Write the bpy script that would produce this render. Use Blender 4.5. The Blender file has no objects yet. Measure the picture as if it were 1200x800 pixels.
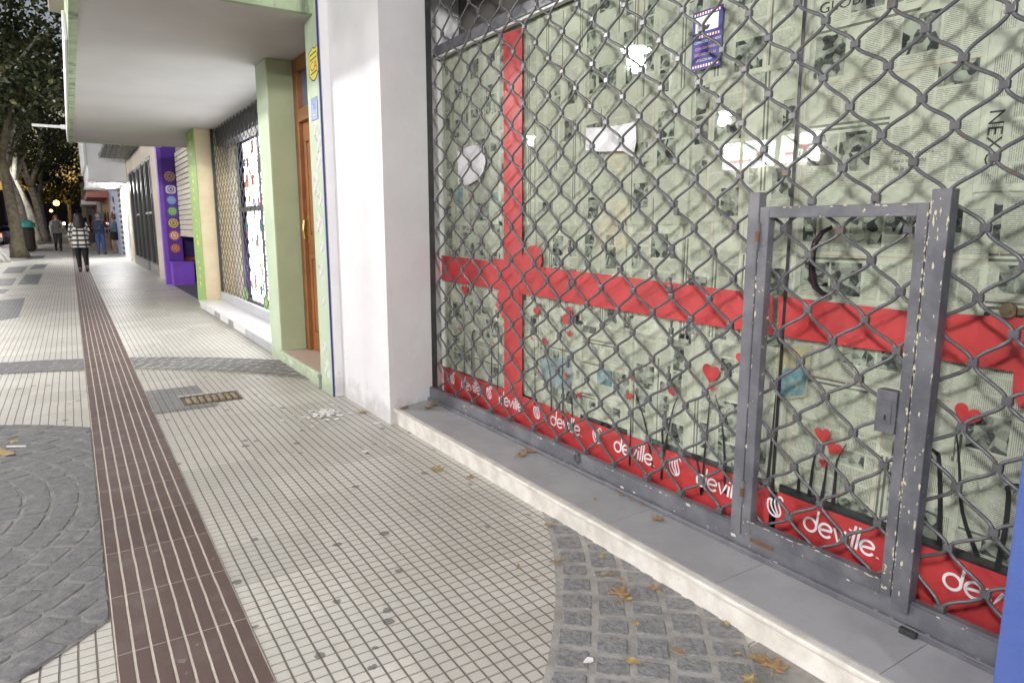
import bpy, bmesh, math, random
from mathutils import Vector, Matrix, noise as mnoise
R = random.Random(7)
sc = bpy.context.scene
C = sc.collection
rad = math.radians

# ---------------------------------------------------------------- camera
EXPO = 0.92
CAM_H, FPX = 1.40, 795.0
PITCH, YAW = math.atan((400-264.5)/795.0), 0.0
YAW = math.atan((600-81.4)/math.hypot(795.0, 400-264.5))
cam = bpy.data.cameras.new('camera'); cam_o = bpy.data.objects.new('camera', cam); C.objects.link(cam_o)
cam.sensor_fit = 'HORIZONTAL'; cam.sensor_width = 36; cam.lens = 36*FPX/1200
cam.clip_start = 0.05; cam.clip_end = 900
cam_o.location = (0, 0, CAM_H); cam_o.rotation_euler = (math.pi/2-PITCH, 0, -YAW)
sc.camera = cam_o
_f = Vector((math.sin(YAW)*math.cos(PITCH), math.cos(YAW)*math.cos(PITCH), -math.sin(PITCH)))
_r = Vector((math.cos(YAW), -math.sin(YAW), 0)); _u = _r.cross(_f)
_c = Vector((0, 0, CAM_H))
# survey helpers: where a sight line meets a wall (x), a cross plane (y) or a level (z)
def sight(px, py): return _f + _r*((px-600)/FPX) + _u*((400-py)/FPX)
def on_x(px, py, X): d = sight(px, py); return _c + d*(X/d.x)
def on_y(px, py, Y): d = sight(px, py); return _c + d*(Y/d.y)
def on_z(px, py, Z=0.0): d = sight(px, py); return _c + d*((Z-CAM_H)/d.z)

# ---------------------------------------------------------------- materials
def nt(name):
    m = bpy.data.materials.new(name); m.use_nodes = True
    t = m.node_tree; t.nodes.clear()
    out = t.nodes.new('ShaderNodeOutputMaterial'); b = t.nodes.new('ShaderNodeBsdfPrincipled')
    t.links.new(b.outputs[0], out.inputs[0])
    return m, t, b, out
class G:
    """small node-graph helper"""
    def __init__(s, t): s.t = t
    def val(s, inp, v):
        if hasattr(v, 'is_output') or isinstance(v, bpy.types.NodeSocket): s.t.links.new(v, inp)
        else: inp.default_value = v
    def m(s, op, a, b=0.0, c=0.0, clamp=False):
        n = s.t.nodes.new('ShaderNodeMath'); n.operation = op; n.use_clamp = clamp
        s.val(n.inputs[0], a); s.val(n.inputs[1], b); s.val(n.inputs[2], c); return n.outputs[0]
    def coord(s, kind='Object'):
        return s.t.nodes.new('ShaderNodeTexCoord').outputs[kind]
    def sep(s, v):
        n = s.t.nodes.new('ShaderNodeSeparateXYZ'); s.t.links.new(v, n.inputs[0]); return n.outputs
    def comb(s, x, y, z):
        n = s.t.nodes.new('ShaderNodeCombineXYZ'); s.val(n.inputs[0], x); s.val(n.inputs[1], y); s.val(n.inputs[2], z); return n.outputs[0]
    def mapv(s, v, scale):
        n = s.t.nodes.new('ShaderNodeMapping'); s.t.links.new(v, n.inputs[0]); n.inputs['Scale'].default_value = scale; return n.outputs[0]
    def noise(s, v, scale, detail=4, rough=.55):
        n = s.t.nodes.new('ShaderNodeTexNoise'); s.t.links.new(v, n.inputs['Vector'])
        n.inputs['Scale'].default_value = scale; n.inputs['Detail'].default_value = detail; n.inputs['Roughness'].default_value = rough
        return n.outputs['Fac']
    def vor(s, v, scale, feat='F1', out='Distance'):
        n = s.t.nodes.new('ShaderNodeTexVoronoi'); n.feature = feat; s.t.links.new(v, n.inputs['Vector']); n.inputs['Scale'].default_value = scale
        return n.outputs[out]
    def white(s, v):
        n = s.t.nodes.new('ShaderNodeTexWhiteNoise'); n.noise_dimensions = '3D'; s.t.links.new(v, n.inputs['Vector']); return n.outputs['Value']
    def step(s, v, lo, hi):
        n = s.t.nodes.new('ShaderNodeMapRange'); s.t.links.new(v, n.inputs[0]); n.inputs[1].default_value = lo; n.inputs[2].default_value = hi
        n.clamp = True; n.interpolation_type = 'SMOOTHSTEP'; return n.outputs[0]
    def mix(s, f, a, b):
        n = s.t.nodes.new('ShaderNodeMix'); n.data_type = 'RGBA'
        s.val(n.inputs[0], f)
        for i, v in ((6, a), (7, b)):
            if isinstance(v, (tuple, list)): n.inputs[i].default_value = (*v[:3], 1)
            else: s.t.links.new(v, n.inputs[i])
        return n.outputs[2]
    def bump(s, h, dist, strength=1.0):
        n = s.t.nodes.new('ShaderNodeBump'); s.t.links.new(h, n.inputs['Height']); n.inputs['Distance'].default_value = dist; n.inputs['Strength'].default_value = strength
        return n.outputs[0]
def mat(name, col, rough=.6, col2=None, scale=6, amt=.5, bump=0.0, bscale=40, metal=0, spec=.5, chip=None, chip_t=(.66, .68), chip_scale=30, stain=None):
    m, t, b, out = nt(name); g = G(t); v = g.coord()
    c2 = col2 or tuple(x*.82 for x in col)
    n = g.noise(v, scale, 5, .6)
    c = g.mix(g.m('MULTIPLY', g.step(n, .35, .7), amt), col, c2)
    if stain:
        n2 = g.noise(g.mapv(v, (1, 1, .25)), stain[1], 6, .7); c = g.mix(g.m('MULTIPLY', g.step(n2, stain[2], stain[2]+.15), stain[3]), c, stain[0])
    if chip:
        n3 = g.noise(v, chip_scale, 6, .65); c = g.mix(g.step(n3, *chip_t), c, chip)
    t.links.new(c, b.inputs['Base Color'])
    b.inputs['Roughness'].default_value = rough; b.inputs['Metallic'].default_value = metal; b.inputs['Specular IOR Level'].default_value = spec
    if bump: t.links.new(g.bump(g.noise(v, bscale, 6, .6), bump), b.inputs['Normal'])
    return m
def emit(name, col, s):
    m, t, b, out = nt(name); b.inputs['Base Color'].default_value = (*col, 1); b.inputs['Emission Color'].default_value = (*col, 1); b.inputs['Emission Strength'].default_value = s
    if name != 'lit_display_panel': m.cycles.emission_sampling = 'NONE'
    return m

def tile_mat(name, base, base2, groove, spec_r=.26, px=.0515, py=.0475, dots=.72):
    """grooved pavement tiles: bars along the street, cross cuts, per-tile tone, speckle and grime"""
    m, t, b, out = nt(name); g = G(t); v = g.coord(); x, y, z = g.sep(v)
    wob = g.m('MULTIPLY', g.m('SUBTRACT', g.noise(v, 3.0, 3), .5), .008)
    xx = g.m('ADD', x, wob); yy = g.m('ADD', y, wob)
    fx = g.m('ABSOLUTE', g.m('SUBTRACT', g.m('FRACT', g.m('DIVIDE', xx, px)), .5))   # .5 at a groove
    fy = g.m('ABSOLUTE', g.m('SUBTRACT', g.m('FRACT', g.m('DIVIDE', yy, py)), .5))
    gx_ = g.step(fx, .5-.0042/px, .5-.0020/px); gy_ = g.step(fy, .5-.0046/py, .5-.0016/py)
    tid = g.comb(g.m('FLOOR', g.m('DIVIDE', x, px*8)), g.m('FLOOR', g.m('DIVIDE', y, py*8)), 0.0)
    tone = g.white(tid)
    c = g.mix(tone, base, base2)
    spk = g.noise(v, 420, 2, .7); c = g.mix(g.m('MULTIPLY', g.step(spk, .55, .75), .45), c, tuple(a*.45 for a in base))
    big = g.noise(v, 1.3, 6, .65); c = g.mix(g.m('MULTIPLY', g.step(big, .42, .72), .38), c, tuple(a*.62*k for a, k in zip(base, (1.03, 1, .93))))
    big2 = g.noise(v, 9, 5, .65); c = g.mix(g.m('MULTIPLY', g.step(big2, .5, .75), .3), c, tuple(a*.6*k for a, k in zip(base, (1.05, 1, .88))))
    d = g.m('ADD', g.vor(v, 6.0), g.m('MULTIPLY', g.m('SUBTRACT', g.noise(v, 60, 3), .5), .12)); dm = g.m('MULTIPLY', g.m('LESS_THAN', d, g.m('MULTIPLY_ADD', g.noise(v, 5, 2), .24, .0)), g.step(g.noise(v, 1.9, 2), .46, .50)); c = g.mix(g.m('MULTIPLY', dm, dots), c, (.05, .05, .055))
    dirt = g.mix(g.noise(v, 25, 3), groove, tuple(a*1.9 for a in groove))
    gm = g.m('MAXIMUM', gx_, g.m('MULTIPLY', gy_, .68)); c = g.mix(g.m('MULTIPLY', gm, .92), c, dirt)
    t.links.new(c, b.inputs['Base Color'])
    rr = g.m('ADD', spec_r, g.m('MULTIPLY', g.noise(v, 12, 4), .25)); t.links.new(g.m('ADD', rr, g.m('MULTIPLY', gm, .3), clamp=True), b.inputs['Roughness'])
    b.inputs['Specular IOR Level'].default_value = .55
    h = g.m('SUBTRACT', g.m('MULTIPLY', g.noise(v, 160, 4), .12), gm); t.links.new(g.bump(h, .004), b.inputs['Normal'])
    return m
M = {}
M['tile'] = tile_mat('grooved_tile', (.61, .585, .53), (.47, .45, .405), (.085, .074, .06))
M['tile_grey'] = tile_mat('grey_grooved_tile', (.24, .24, .235), (.20, .20, .20), (.07, .065, .06))
M['tile_dark'] = tile_mat('dark_grooved_tile', (.10, .105, .11), (.08, .085, .09), (.03, .03, .03))
def strip_mat():
    m, t, b, out = nt('red_brown_guide_tile'); g = G(t); v = g.coord(); x, y, z = g.sep(v)
    fx = g.m('ABSOLUTE', g.m('SUBTRACT', g.m('FRACT', g.m('DIVIDE', g.m('ADD', x, g.m('MULTIPLY', g.m('SUBTRACT', g.noise(v, 4, 2), .5), .006)), .0515)), .5))
    fy = g.m('ABSOLUTE', g.m('SUBTRACT', g.m('FRACT', g.m('DIVIDE', g.m('ADD', y, .067), .413)), .5))
    gx_ = g.step(fx, .5-.0054/.0515, .5-.003/.0515); gy_ = g.step(fy, .5-.004/.413, .5-.002/.413)
    tone = g.white(g.comb(0.0, g.m('FLOOR', g.m('DIVIDE', g.m('ADD', y, .067), .413)), 0.0))
    c = g.mix(tone, (.080, .047, .040), (.108, .068, .060))
    c = g.mix(g.m('MULTIPLY', g.step(g.noise(v, 300, 3, .7), .5, .72), .6), c, (.22, .16, .145))
    c = g.mix(g.m('MULTIPLY', g.step(g.noise(v, 5, 5), .48, .7), .45), c, (.17, .145, .135))
    c = g.mix(g.m('MULTIPLY', g.step(g.noise(v, 14, 4), .66, .7), .5), c, (.32, .29, .28))
    lm = g.mix(g.noise(v, 40, 3), (.60, .53, .44), (.36, .31, .27))
    gm = g.m('MAXIMUM', gx_, g.m('MULTIPLY', gy_, .55)); c = g.mix(gm, c, lm)
    t.links.new(c, b.inputs['Base Color'])
    t.links.new(g.m('ADD', .36, g.m('MULTIPLY', g.noise(v, 9, 4), .3)), b.inputs['Roughness'])
    t.links.new(g.bump(g.m('SUBTRACT', g.m('MULTIPLY', g.noise(v, 200, 4), .15), gm), .003), b.inputs['Normal'])
    return m
M['strip'] = strip_mat()
M['sett'] = mat('basalt_sett', (.165, .162, .163), .75, (.105, .103, .106), 28, .8, .004, 60, stain=((.27, .26, .245), 9, .52, .5))
M['sett2'] = mat('pale_basalt_sett', (.265, .262, .262), .8, (.13, .128, .13), 55, .85, .008, 75, stain=((.30, .285, .26), 9, .5, .5))
M['mortar'] = mat('sett_mortar', (.38, .36, .33), .9, (.23, .215, .195), 12, .9, .003, 90)
M['mortar_d'] = mat('dirty_sett_mortar', (.25, .24, .225), .9, (.12, .115, .107), 10, .95, .003, 90)
M['asphalt'] = mat('asphalt', (.05, .05, .052), .8, (.03, .03, .03), 60, .6, .003, 200)
M['concrete'] = mat('concrete', (.34, .33, .31), .8, (.22, .215, .2), 7, .7, .002, 80)
M['riser'] = mat('white_stone', (.74, .71, .66), .55, (.50, .46, .40), 9, .75, .0015, 120, chip=(.30, .27, .23), chip_t=(.66, .70), chip_scale=34)
M['step_tile'] = mat('grey_step_tile', (.385, .38, .39), .5, (.30, .295, .305), 4, .8, .0004, 300, stain=((.48, .47, .46), 14, .62, .35))
M['joint'] = mat('tile_joint', (.22, .218, .22), .9)
M['white_wall'] = mat('white_paint_wall', (.80, .79, .80), .6, (.72, .71, .73), 2.2, .7, .0022, 30, chip=(.40, .38, .37), chip_t=(.725, .74), chip_scale=15)
def splash(m, reach, col):
    t = m.node_tree; g = G(t); b = next(n for n in t.nodes if n.type == 'BSDF_PRINCIPLED'); src = b.inputs['Base Color'].links[0].from_socket
    geo = t.nodes.new('ShaderNodeNewGeometry').outputs['Position']; x, y, z = g.sep(geo)
    k = g.m('SUBTRACT', g.m('ADD', g.noise(geo, 9, 6, .7), .16), g.m('DIVIDE', z, reach)); k = g.step(k, .28, .62)
    k2 = g.m('MULTIPLY', g.step(g.noise(g.mapv(geo, (6, 6, 1)), 5, 5, .7), .62, .72), .25)
    t.links.new(g.mix(g.m('MULTIPLY', g.m('MAXIMUM', k, k2), .40), src, col), b.inputs['Base Color'])
splash(M['white_wall'], .55, (.30, .275, .25))
M['grey_paint'] = mat('grey_enamel', (.105, .107, .122), .38, (.19, .19, .205), 8, .7, .0008, 60, chip=(.62, .57, .44), chip_t=(.69, .705), chip_scale=42)
M['grey_chip'] = mat('chipped_grey_enamel', (.092, .094, .108), .4, (.19, .19, .205), 8, .7, .0010, 50, chip=(.66, .60, .44), chip_t=(.655, .665), chip_scale=30)
M['rod'] = mat('grey_painted_rod', (.088, .089, .098), .27, (.125, .122, .126), 20, .8, .0006, 120, chip=(.13, .075, .045), chip_t=(.60, .66), chip_scale=26)
M['rust'] = mat('rust', (.16, .075, .035), .8, (.09, .05, .03), 30, .8)
M['dark_metal'] = mat('dark_metal', (.03, .03, .032), .45, (.06, .06, .06), 12, .6)
M['black'] = mat('black_plastic', (.012, .012, .013), .35)
M['black_gloss'] = mat('black_enamel_handle', (.02, .015, .02), .12, (.08, .03, .03), 30, .4)
M['blue_wall'] = mat('blue_paint_wall', (.06, .10, .31), .5, (.075, .125, .35), 5, .7, .0015, 70, chip=(.30, .34, .55), chip_t=(.66, .69), chip_scale=18)
M['green_wall'] = mat('pale_green_paint', (.52, .62, .44), .6, (.44, .54, .37), 2.5, .7, .001, 60, stain=((.30, .33, .22), 6, .64, .35))
M['olive_wall'] = mat('olive_green_paint', (.43, .50, .32), .6, (.36, .43, .27), 2.5, .7, .001, 60)
M['green_dirty'] = mat('stained_green_fascia', (.40, .50, .32), .7, (.25, .31, .19), 5, .9, .001, 60, stain=((.06, .065, .045), 4, .5, .75))
M['soffit'] = mat('soffit_plaster', (.49, .48, .47), .75, (.43, .422, .412), 1.2, .8, .002, 60, chip=(.16, .14, .13), chip_t=(.765, .785), chip_scale=4)
splash(M['green_wall'], .5, (.20, .20, .15))
M['blue_line'] = mat('dark_blue_paint', (.03, .03, .22), .6)
M['paper_scrap'] = mat('torn_poster_scrap', (.70, .69, .66), .8, (.45, .45, .43), 14, .9, .001, 60, chip=(.10, .11, .10), chip_t=(.62, .66), chip_scale=20)
M['wood'] = mat('varnished_wood', (.30, .115, .035), .35, (.20, .07, .02), 3, .9, .0006, 60)
M['brass'] = mat('brass', (.55, .37, .12), .3, metal=.9)
M['cream_tile'] = mat('cream_tile', (.66, .57, .38), .35, (.58, .48, .30), 3, .7)
M['lime'] = mat('lime_green_paint', (.27, .46, .12), .6, (.34, .46, .20), 9, .8)
M['yellow'] = mat('yellow_paint', (.80, .62, .05), .5)
M['purple'] = mat('purple_paint', (.085, .022, .28), .45, (.07, .018, .22), 4, .7)
M['lilac'] = mat('lilac_paint', (.20, .07, .52), .5, (.15, .05, .42), 4, .7)
M['orange'] = mat('orange_paint', (.65, .13, .03), .5)
M['slat'] = mat('beige_roller_slat', (.60, .56, .47), .5, (.52, .48, .40), 5, .6)
M['beige_wall'] = mat('beige_plaster', (.62, .56, .46), .7, (.52, .46, .37), 4, .7, .001, 50)
M['marble'] = mat('white_marble', (.70, .70, .70), .3, (.60, .60, .61), 3, .6)
M['dark_glass'] = mat('dark_window_glass', (.012, .014, .014), .06)
M['far_white'] = mat('far_white_wall', (.75, .75, .76), .6, (.66, .66, .68), 1.5, .6)
M['far_blue'] = mat('pale_blue_wall', (.50, .58, .80), .6, (.42, .5, .72), 1.5, .6)
M['far_orange'] = mat('terracotta_wall', (.50, .27, .16), .7, (.40, .2, .12), 1.5, .6)
M['far_grey'] = mat('far_grey_wall', (.25, .26, .28), .7, (.18, .18, .2), 1, .6)
M['far_pink'] = mat('salmon_wall', (.55, .22, .17), .7)
M['bark'] = mat('plane_tree_bark', (.50, .475, .40), .8, (.24, .215, .16), 5, .95, .01, 14, chip=(.58, .56, .48), chip_t=(.55, .58), chip_scale=7)
M['bark_d'] = mat('brown_tree_bark', (.15, .13, .08), .85, (.08, .065, .04), 6, .95, .012, 14)
M['whitewash'] = mat('whitewashed_bark', (.62, .60, .55), .8, (.42, .40, .36), 7, .8, .006, 20)
def leaf_mat(name, a, b_, yel):
    m, t, b, out = nt(name); g = G(t); v = g.coord()
    n = g.white(g.mapv(v, (3, 3, 3))); c = g.mix(g.noise(v, .9, 3), a, b_)
    c = g.mix(g.m('MULTIPLY', g.step(g.noise(v, 1.7, 3), .56, .66), .8), c, yel)
    t.links.new(c, b.inputs['Base Color']); b.inputs['Roughness'].default_value = .55
    return m
M['leaf'] = leaf_mat('plane_tree_leaf', (.065, .085, .026), (.042, .056, .02), (.22, .19, .04))
M['dry_leaf'] = mat('dry_leaf', (.36, .235, .12), .7, (.20, .12, .055), 40, .9)
M['dry_leaf_y'] = mat('yellow_dry_leaf', (.46, .35, .13), .7, (.30, .20, .08), 40, .9)
M['flake'] = mat('white_paint_flake', (.80, .79, .76), .6)
M['red_vinyl'] = mat('red_vinyl', (.52, .05, .052), .42, (.43, .045, .045), 3, .8, .004, 7)
M['white_vinyl'] = mat('white_vinyl', (.85, .85, .86), .5)
M['black_vinyl'] = mat('black_vinyl', (.012, .013, .015), .5)
M['paper_white'] = mat('white_paper', (.78, .77, .78), .8, (.70, .69, .7), 6, .6, .003, 14)
M['navy'] = mat('navy_print', (.02, .02, .20), .5)
M['blue_plate'] = mat('blue_enamel_plate', (.10, .19, .45), .35)
M['shield_y'] = mat('yellow_sticker', (.85, .78, .06), .5)
M['red_print'] = mat('red_print', (.55, .04, .03), .5)
M['peach_print'] = mat('peach_print', (.75, .48, .40), .5)
M['teal'] = mat('teal_plastic', (.05, .30, .26), .4)
M['skin'] = mat('skin', (.48, .30, .22), .55)
M['hair_black'] = mat('black_hair', (.012, .010, .010), .5)
M['hair_grey'] = mat('grey_hair', (.20, .19, .18), .6)
M['hair_brown'] = mat('brown_hair', (.12, .06, .03), .55)
M['tights'] = mat('black_cloth', (.012, .012, .014), .8)
M['denim'] = mat('blue_denim', (.05, .09, .22), .85, (.035, .06, .16), 12, .7)
M['navy_cloth'] = mat('navy_cloth', (.03, .045, .09), .85)
M['maroon_cloth'] = mat('maroon_cloth', (.12, .02, .025), .85)
M['denim_lt'] = mat('washed_denim', (.16, .24, .30), .85)
M['tan'] = mat('tan_suede', (.35, .26, .18), .8)
M['grey_cloth'] = mat('grey_knit', (.30, .29, .28), .9)
M['olive_cloth'] = mat('olive_cloth', (.13, .12, .07), .9)
def check_mat():
    m, t, b, out = nt('black_and_white_check'); g = G(t); v = g.coord('UV'); u, w, _ = g.sep(v)
    a = g.m('GREATER_THAN', g.m('FRACT', g.m('MULTIPLY', u, 1.0)), .72); c_ = g.m('GREATER_THAN', g.m('FRACT', g.m('MULTIPLY', w, 1.0)), .62)
    k = g.m('MAXIMUM', g.m('MULTIPLY', a, .8), c_); c = g.mix(k, (.78, .75, .68), (.02, .02, .02))
    t.links.new(c, b.inputs['Base Color']); b.inputs['Roughness'].default_value = .9
    return m
M['check'] = check_mat()
def paper_mat():
    m, t, b, out = nt('newsprint_paper'); g = G(t); v = g.coord()
    oi = t.nodes.new('ShaderNodeObjectInfo').outputs['Random']
    c = g.mix(oi, (.66, .655, .57), (.53, .53, .45)); c = g.mix(g.m('MULTIPLY', g.step(g.noise(v, 7, 5), .4, .7), .5), c, (.47, .49, .40))
    t.links.new(c, b.inputs['Base Color']); b.inputs['Roughness'].default_value = .85
    t.links.new(g.bump(g.noise(g.mapv(v, (1, 1, .6)), 9, 5, .6), .03), b.inputs['Normal'])
    return m
M['paper'] = paper_mat()
def text_mat(name, period, dark, cover, strength=.8):
    m, t, b, out = nt(name); g = G(t); v = g.coord('UV'); u, w, _ = g.sep(v)
    row = g.m('FLOOR', g.m('DIVIDE', w, period)); fr = g.m('FRACT', g.m('DIVIDE', w, period))
    ln = g.m('LESS_THAN', g.m('ABSOLUTE', g.m('SUBTRACT', fr, .5)), .27)
    wd = g.step(g.noise(g.comb(g.m('DIVIDE', u, period*1.1), g.m('MULTIPLY', row, 7.3), 0.0), 1.0, 3, .7), .5-cover*.2, .52-cover*.2)
    ob = g.coord(); c = g.mix(g.m('MULTIPLY', g.m('MULTIPLY', ln, wd), strength), (.66, .65, .56), dark)
    c = g.mix(g.m('MULTIPLY', g.step(g.noise(ob, 8, 5), .45, .7), .3), c, (.44, .48, .37))
    t.links.new(c, b.inputs['Base Color']); b.inputs['Roughness'].default_value = .85
    t.links.new(g.bump(g.noise(g.mapv(ob, (1, 1, .6)), 9, 5, .6), .03), b.inputs['Normal'])
    return m
M['text'] = text_mat('newsprint_text', .0058, (.09, .095, .09), .5, .6)
M['head'] = text_mat('newsprint_headline', .017, (.045, .05, .05), .9)
def photo_mat():
    m, t, b, out = nt('newsprint_photo'); g = G(t); v = g.coord()
    n = g.noise(v, 55, 6, .75); n2 = g.white(g.mapv(g.vor(g.m and v, 34, 'F1', 'Position'), (1, 1, 1)))
    k = g.m('MULTIPLY_ADD', n2, .5, g.m('MULTIPLY', n, .75)); c = g.mix(g.step(k, .35, .85), (.025, .028, .03), (.42, .44, .38))
    t.links.new(c, b.inputs['Base Color']); b.inputs['Roughness'].default_value = .85
    return m
M['photo'] = photo_mat()
M['photo_blue'] = mat('newsprint_colour_photo', (.10, .26, .34), .8, (.40, .42, .38), 30, .9)
M['red_rule'] = mat('newsprint_red_rule', (.50, .10, .08), .8)
def glass_mat(tint=(.965, .985, .96), k=1.0):
    m, t, b, out = nt('window_glass'); t.nodes.remove(b); g = G(t)
    tr = t.nodes.new('ShaderNodeBsdfTransparent'); tr.inputs[0].default_value = (*tint, 1)
    gl = t.nodes.new('ShaderNodeBsdfGlossy'); gl.inputs['Roughness'].default_value = .015
    fr = t.nodes.new('ShaderNodeLayerWeight'); fr.inputs['Blend'].default_value = .5; fz = g.m('MULTIPLY_ADD', g.m('POWER', fr.outputs['Facing'], 5.0), .96, .045)
    v = g.coord(); t.links.new(g.bump(g.noise(v, 2.0, 2), .0007), gl.inputs['Normal'])
    mx = t.nodes.new('ShaderNodeMixShader'); t.links.new(g.m('MULTIPLY', fz, 1.0*k, clamp=True), mx.inputs[0]); t.links.new(tr.outputs[0], mx.inputs[1]); t.links.new(gl.outputs[0], mx.inputs[2])
    t.links.new(mx.outputs[0], out.inputs[0]); return m
M['glass'] = glass_mat()
M['lamp_glow'] = emit('lamp_diffuser_lit', (1, .97, .93), 40)
M['sign_glow'] = emit('lit_sign_panel', (.95, .97, 1), 13)
M['sign_pink'] = emit('lit_sign_pink', (1, .25, .35), 5)
M['shop_glow'] = emit('lit_display_panel', (.94, .96, 1), 2.2)
M['orange_glow'] = emit('orange_lamp_lit', (1, .60, .12), 7)
M['warm_win'] = emit('warm_lit_window', (1, .55, .25), .5)
M['red_glow'] = emit('tail_lamp_lit', (1, .05, .03), 6)
M['head_glow'] = emit('head_lamp_lit', (1, .95, .85), 14)
M['yellow_sign'] = emit('lit_yellow_lettering', (1, .75, .05), 1.2)
M['car_paint'] = mat('car_paint', (.06, .07, .09), .25)
M['rubber'] = mat('rubber', (.015, .015, .015), .8)

# ---------------------------------------------------------------- mesh helpers
class MB:
    def __init__(s): s.v = []; s.f = []; s.mi = []; s.uv = {}
    def add(s, vs, fs, mi=0, uvs=None):
        o = len(s.v); s.v += [tuple(p) for p in vs]
        for k, f in enumerate(fs):
            s.f.append(tuple(i+o for i in f)); s.mi.append(mi)
            if uvs: s.uv[len(s.f)-1] = uvs[k]
        return s
    def box(s, x0, x1, y0, y1, z0, z1, mi=0, bev=0):
        if x0 > x1: x0, x1 = x1, x0
        if y0 > y1: y0, y1 = y1, y0
        if z0 > z1: z0, z1 = z1, z0
        if bev <= 0:
            vs = [(x, y, z) for x in (x0, x1) for y in (y0, y1) for z in (z0, z1)]
            return s.add(vs, [(0, 1, 3, 2), (4, 6, 7, 5), (0, 4, 5, 1), (2, 3, 7, 6), (0, 2, 6, 4), (1, 5, 7, 3)], mi)
        bm = bmesh.new(); bmesh.ops.create_cube(bm, size=1)
        for v in bm.verts: v.co = ((x0+x1)/2+v.co.x*(x1-x0), (y0+y1)/2+v.co.y*(y1-y0), (z0+z1)/2+v.co.z*(z1-z0))
        bmesh.ops.bevel(bm, geom=bm.edges[:], offset=min(bev, .45*min(x1-x0, y1-y0, z1-z0)), segments=2, affect='EDGES', profile=.6)
        return s.bm(bm, mi)
    def bm(s, bm, mi=0):
        bm.verts.index_update(); s.add([v.co[:] for v in bm.verts], [[v.index for v in f.verts] for f in bm.faces], mi); bm.free(); return s
    def prism(s, pts, z0, z1, mi=0):      # pts: (x,y) outline, anticlockwise from above
        n = len(pts); vs = [(x, y, z0) for x, y in pts]+[(x, y, z1) for x, y in pts]
        return s.add(vs, [tuple(range(n-1, -1, -1)), tuple(range(n, 2*n))]+[(i, (i+1) % n, n+(i+1) % n, n+i) for i in range(n)], mi)
    def plate(s, pts, x, th=.0008, mi=0): # pts: (y,z) outline on a wall facing -x, front at x, thickness th
        a = sum(pts[i][0]*pts[(i+1) % len(pts)][1]-pts[(i+1) % len(pts)][0]*pts[i][1] for i in range(len(pts)))
        if a > 0: pts = pts[::-1]
        n = len(pts); vs = [(x, y, z) for y, z in pts]+[(x+th, y, z) for y, z in pts]
        return s.add(vs, [tuple(range(n)), tuple(range(2*n-1, n-1, -1))]+[(i, n+i, n+(i+1) % n, (i+1) % n) for i in range(n)], mi)
    def tube(s, pts, rr, sides=8, mi=0, caps=True):
        P = [Vector(p) for p in pts]; n = len(P)
        if not hasattr(rr, '__len__'): rr = [rr]*n
        d0 = (P[1]-P[0]).normalized(); up = Vector((1, 0, 0)) if abs(d0.x) < .8 else Vector((0, 1, 0))
        a = (up-d0*up.dot(d0)).normalized(); vs = []
        for i in range(n):
            d = (P[min(i+1, n-1)]-P[max(i-1, 0)]); d = d.normalized() if d.length > 1e-9 else d0
            a = (a-d*a.dot(d)); a = a.normalized() if a.length > 1e-6 else d.orthogonal().normalized(); b = d.cross(a)
            for k in range(sides):
                t = 2*math.pi*k/sides; vs.append(P[i]+(a*math.cos(t)+b*math.sin(t))*rr[i])
        fs = [(i*sides+k, i*sides+(k+1) % sides, (i+1)*sides+(k+1) % sides, (i+1)*sides+k) for i in range(n-1) for k in range(sides)]
        if caps: fs += [tuple(range(sides-1, -1, -1)), tuple((n-1)*sides+k for k in range(sides))]
        return s.add(vs, fs, mi)
    def lathe(s, cx, cy, prof, sides=20, mi=0, sx=1, sy=1):
        vs = [(cx+r*sx*math.cos(2*math.pi*k/sides), cy+r*sy*math.sin(2*math.pi*k/sides), z) for r, z in prof for k in range(sides)]
        n = len(prof); fs = [(i*sides+k, i*sides+(k+1) % sides, (i+1)*sides+(k+1) % sides, (i+1)*sides+k) for i in range(n-1) for k in range(sides)]
        fs += [tuple(range(sides-1, -1, -1)), tuple((n-1)*sides+k for k in range(sides))]
        return s.add(vs, fs, mi)
    def ribbon(s, pts, w, x, th=.0006, mi=0, taper=None):   # flat stroke (y,z) on a wall facing -x
        n = len(pts); L = []; Rr = []
        for i in range(n):
            a = Vector(pts[max(i-1, 0)]); b = Vector(pts[min(i+1, n-1)]); d = (b-a); d = d.normalized() if d.length > 1e-9 else Vector((1, 0))
            k = taper[i] if taper else 1.0; q = Vector((-d.y, d.x))*w*.5*k; p = Vector(pts[i]); L.append(p+q); Rr.append(p-q)
        for i in range(n-1): s.add([(x, *L[i]), (x, *L[i+1]), (x, *Rr[i+1]), (x, *Rr[i])], [(0, 1, 2, 3)], mi)
        return s
ORG = {}
def obj(name, mb, mats, parent=None, smooth=False, origin=None):
    if not isinstance(mats, (list, tuple)): mats = [mats]
    me = bpy.data.meshes.new(name); o_ = ORG.get(parent.name, Vector()) if parent else Vector(origin or (0, 0, 0))
    me.from_pydata([(x-o_.x, y-o_.y, z-o_.z) for x, y, z in mb.v], [], mb.f)
    for m in mats: me.materials.append(M[m] if isinstance(m, str) else m)
    me.polygons.foreach_set('material_index', mb.mi)
    if mb.uv:
        ul = me.uv_layers.new(name='UVMap')
        for p in me.polygons:
            u = mb.uv.get(p.index)
            if u:
                for li, q in zip(p.loop_indices, u): ul.data[li].uv = q
    if smooth: me.polygons.foreach_set('use_smooth', [True]*len(me.polygons))
    me.update(); o = bpy.data.objects.new(name, me); C.objects.link(o)
    if parent: o.parent = parent
    else: o.location = o_
    ORG[o.name] = o_
    return o
def tag(o, label=None, cat=None, group=None, kind=None):
    if label: o['label'] = label
    if cat: o['category'] = cat
    if group: o['group'] = group
    if kind: o['kind'] = kind
    return o
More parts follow.
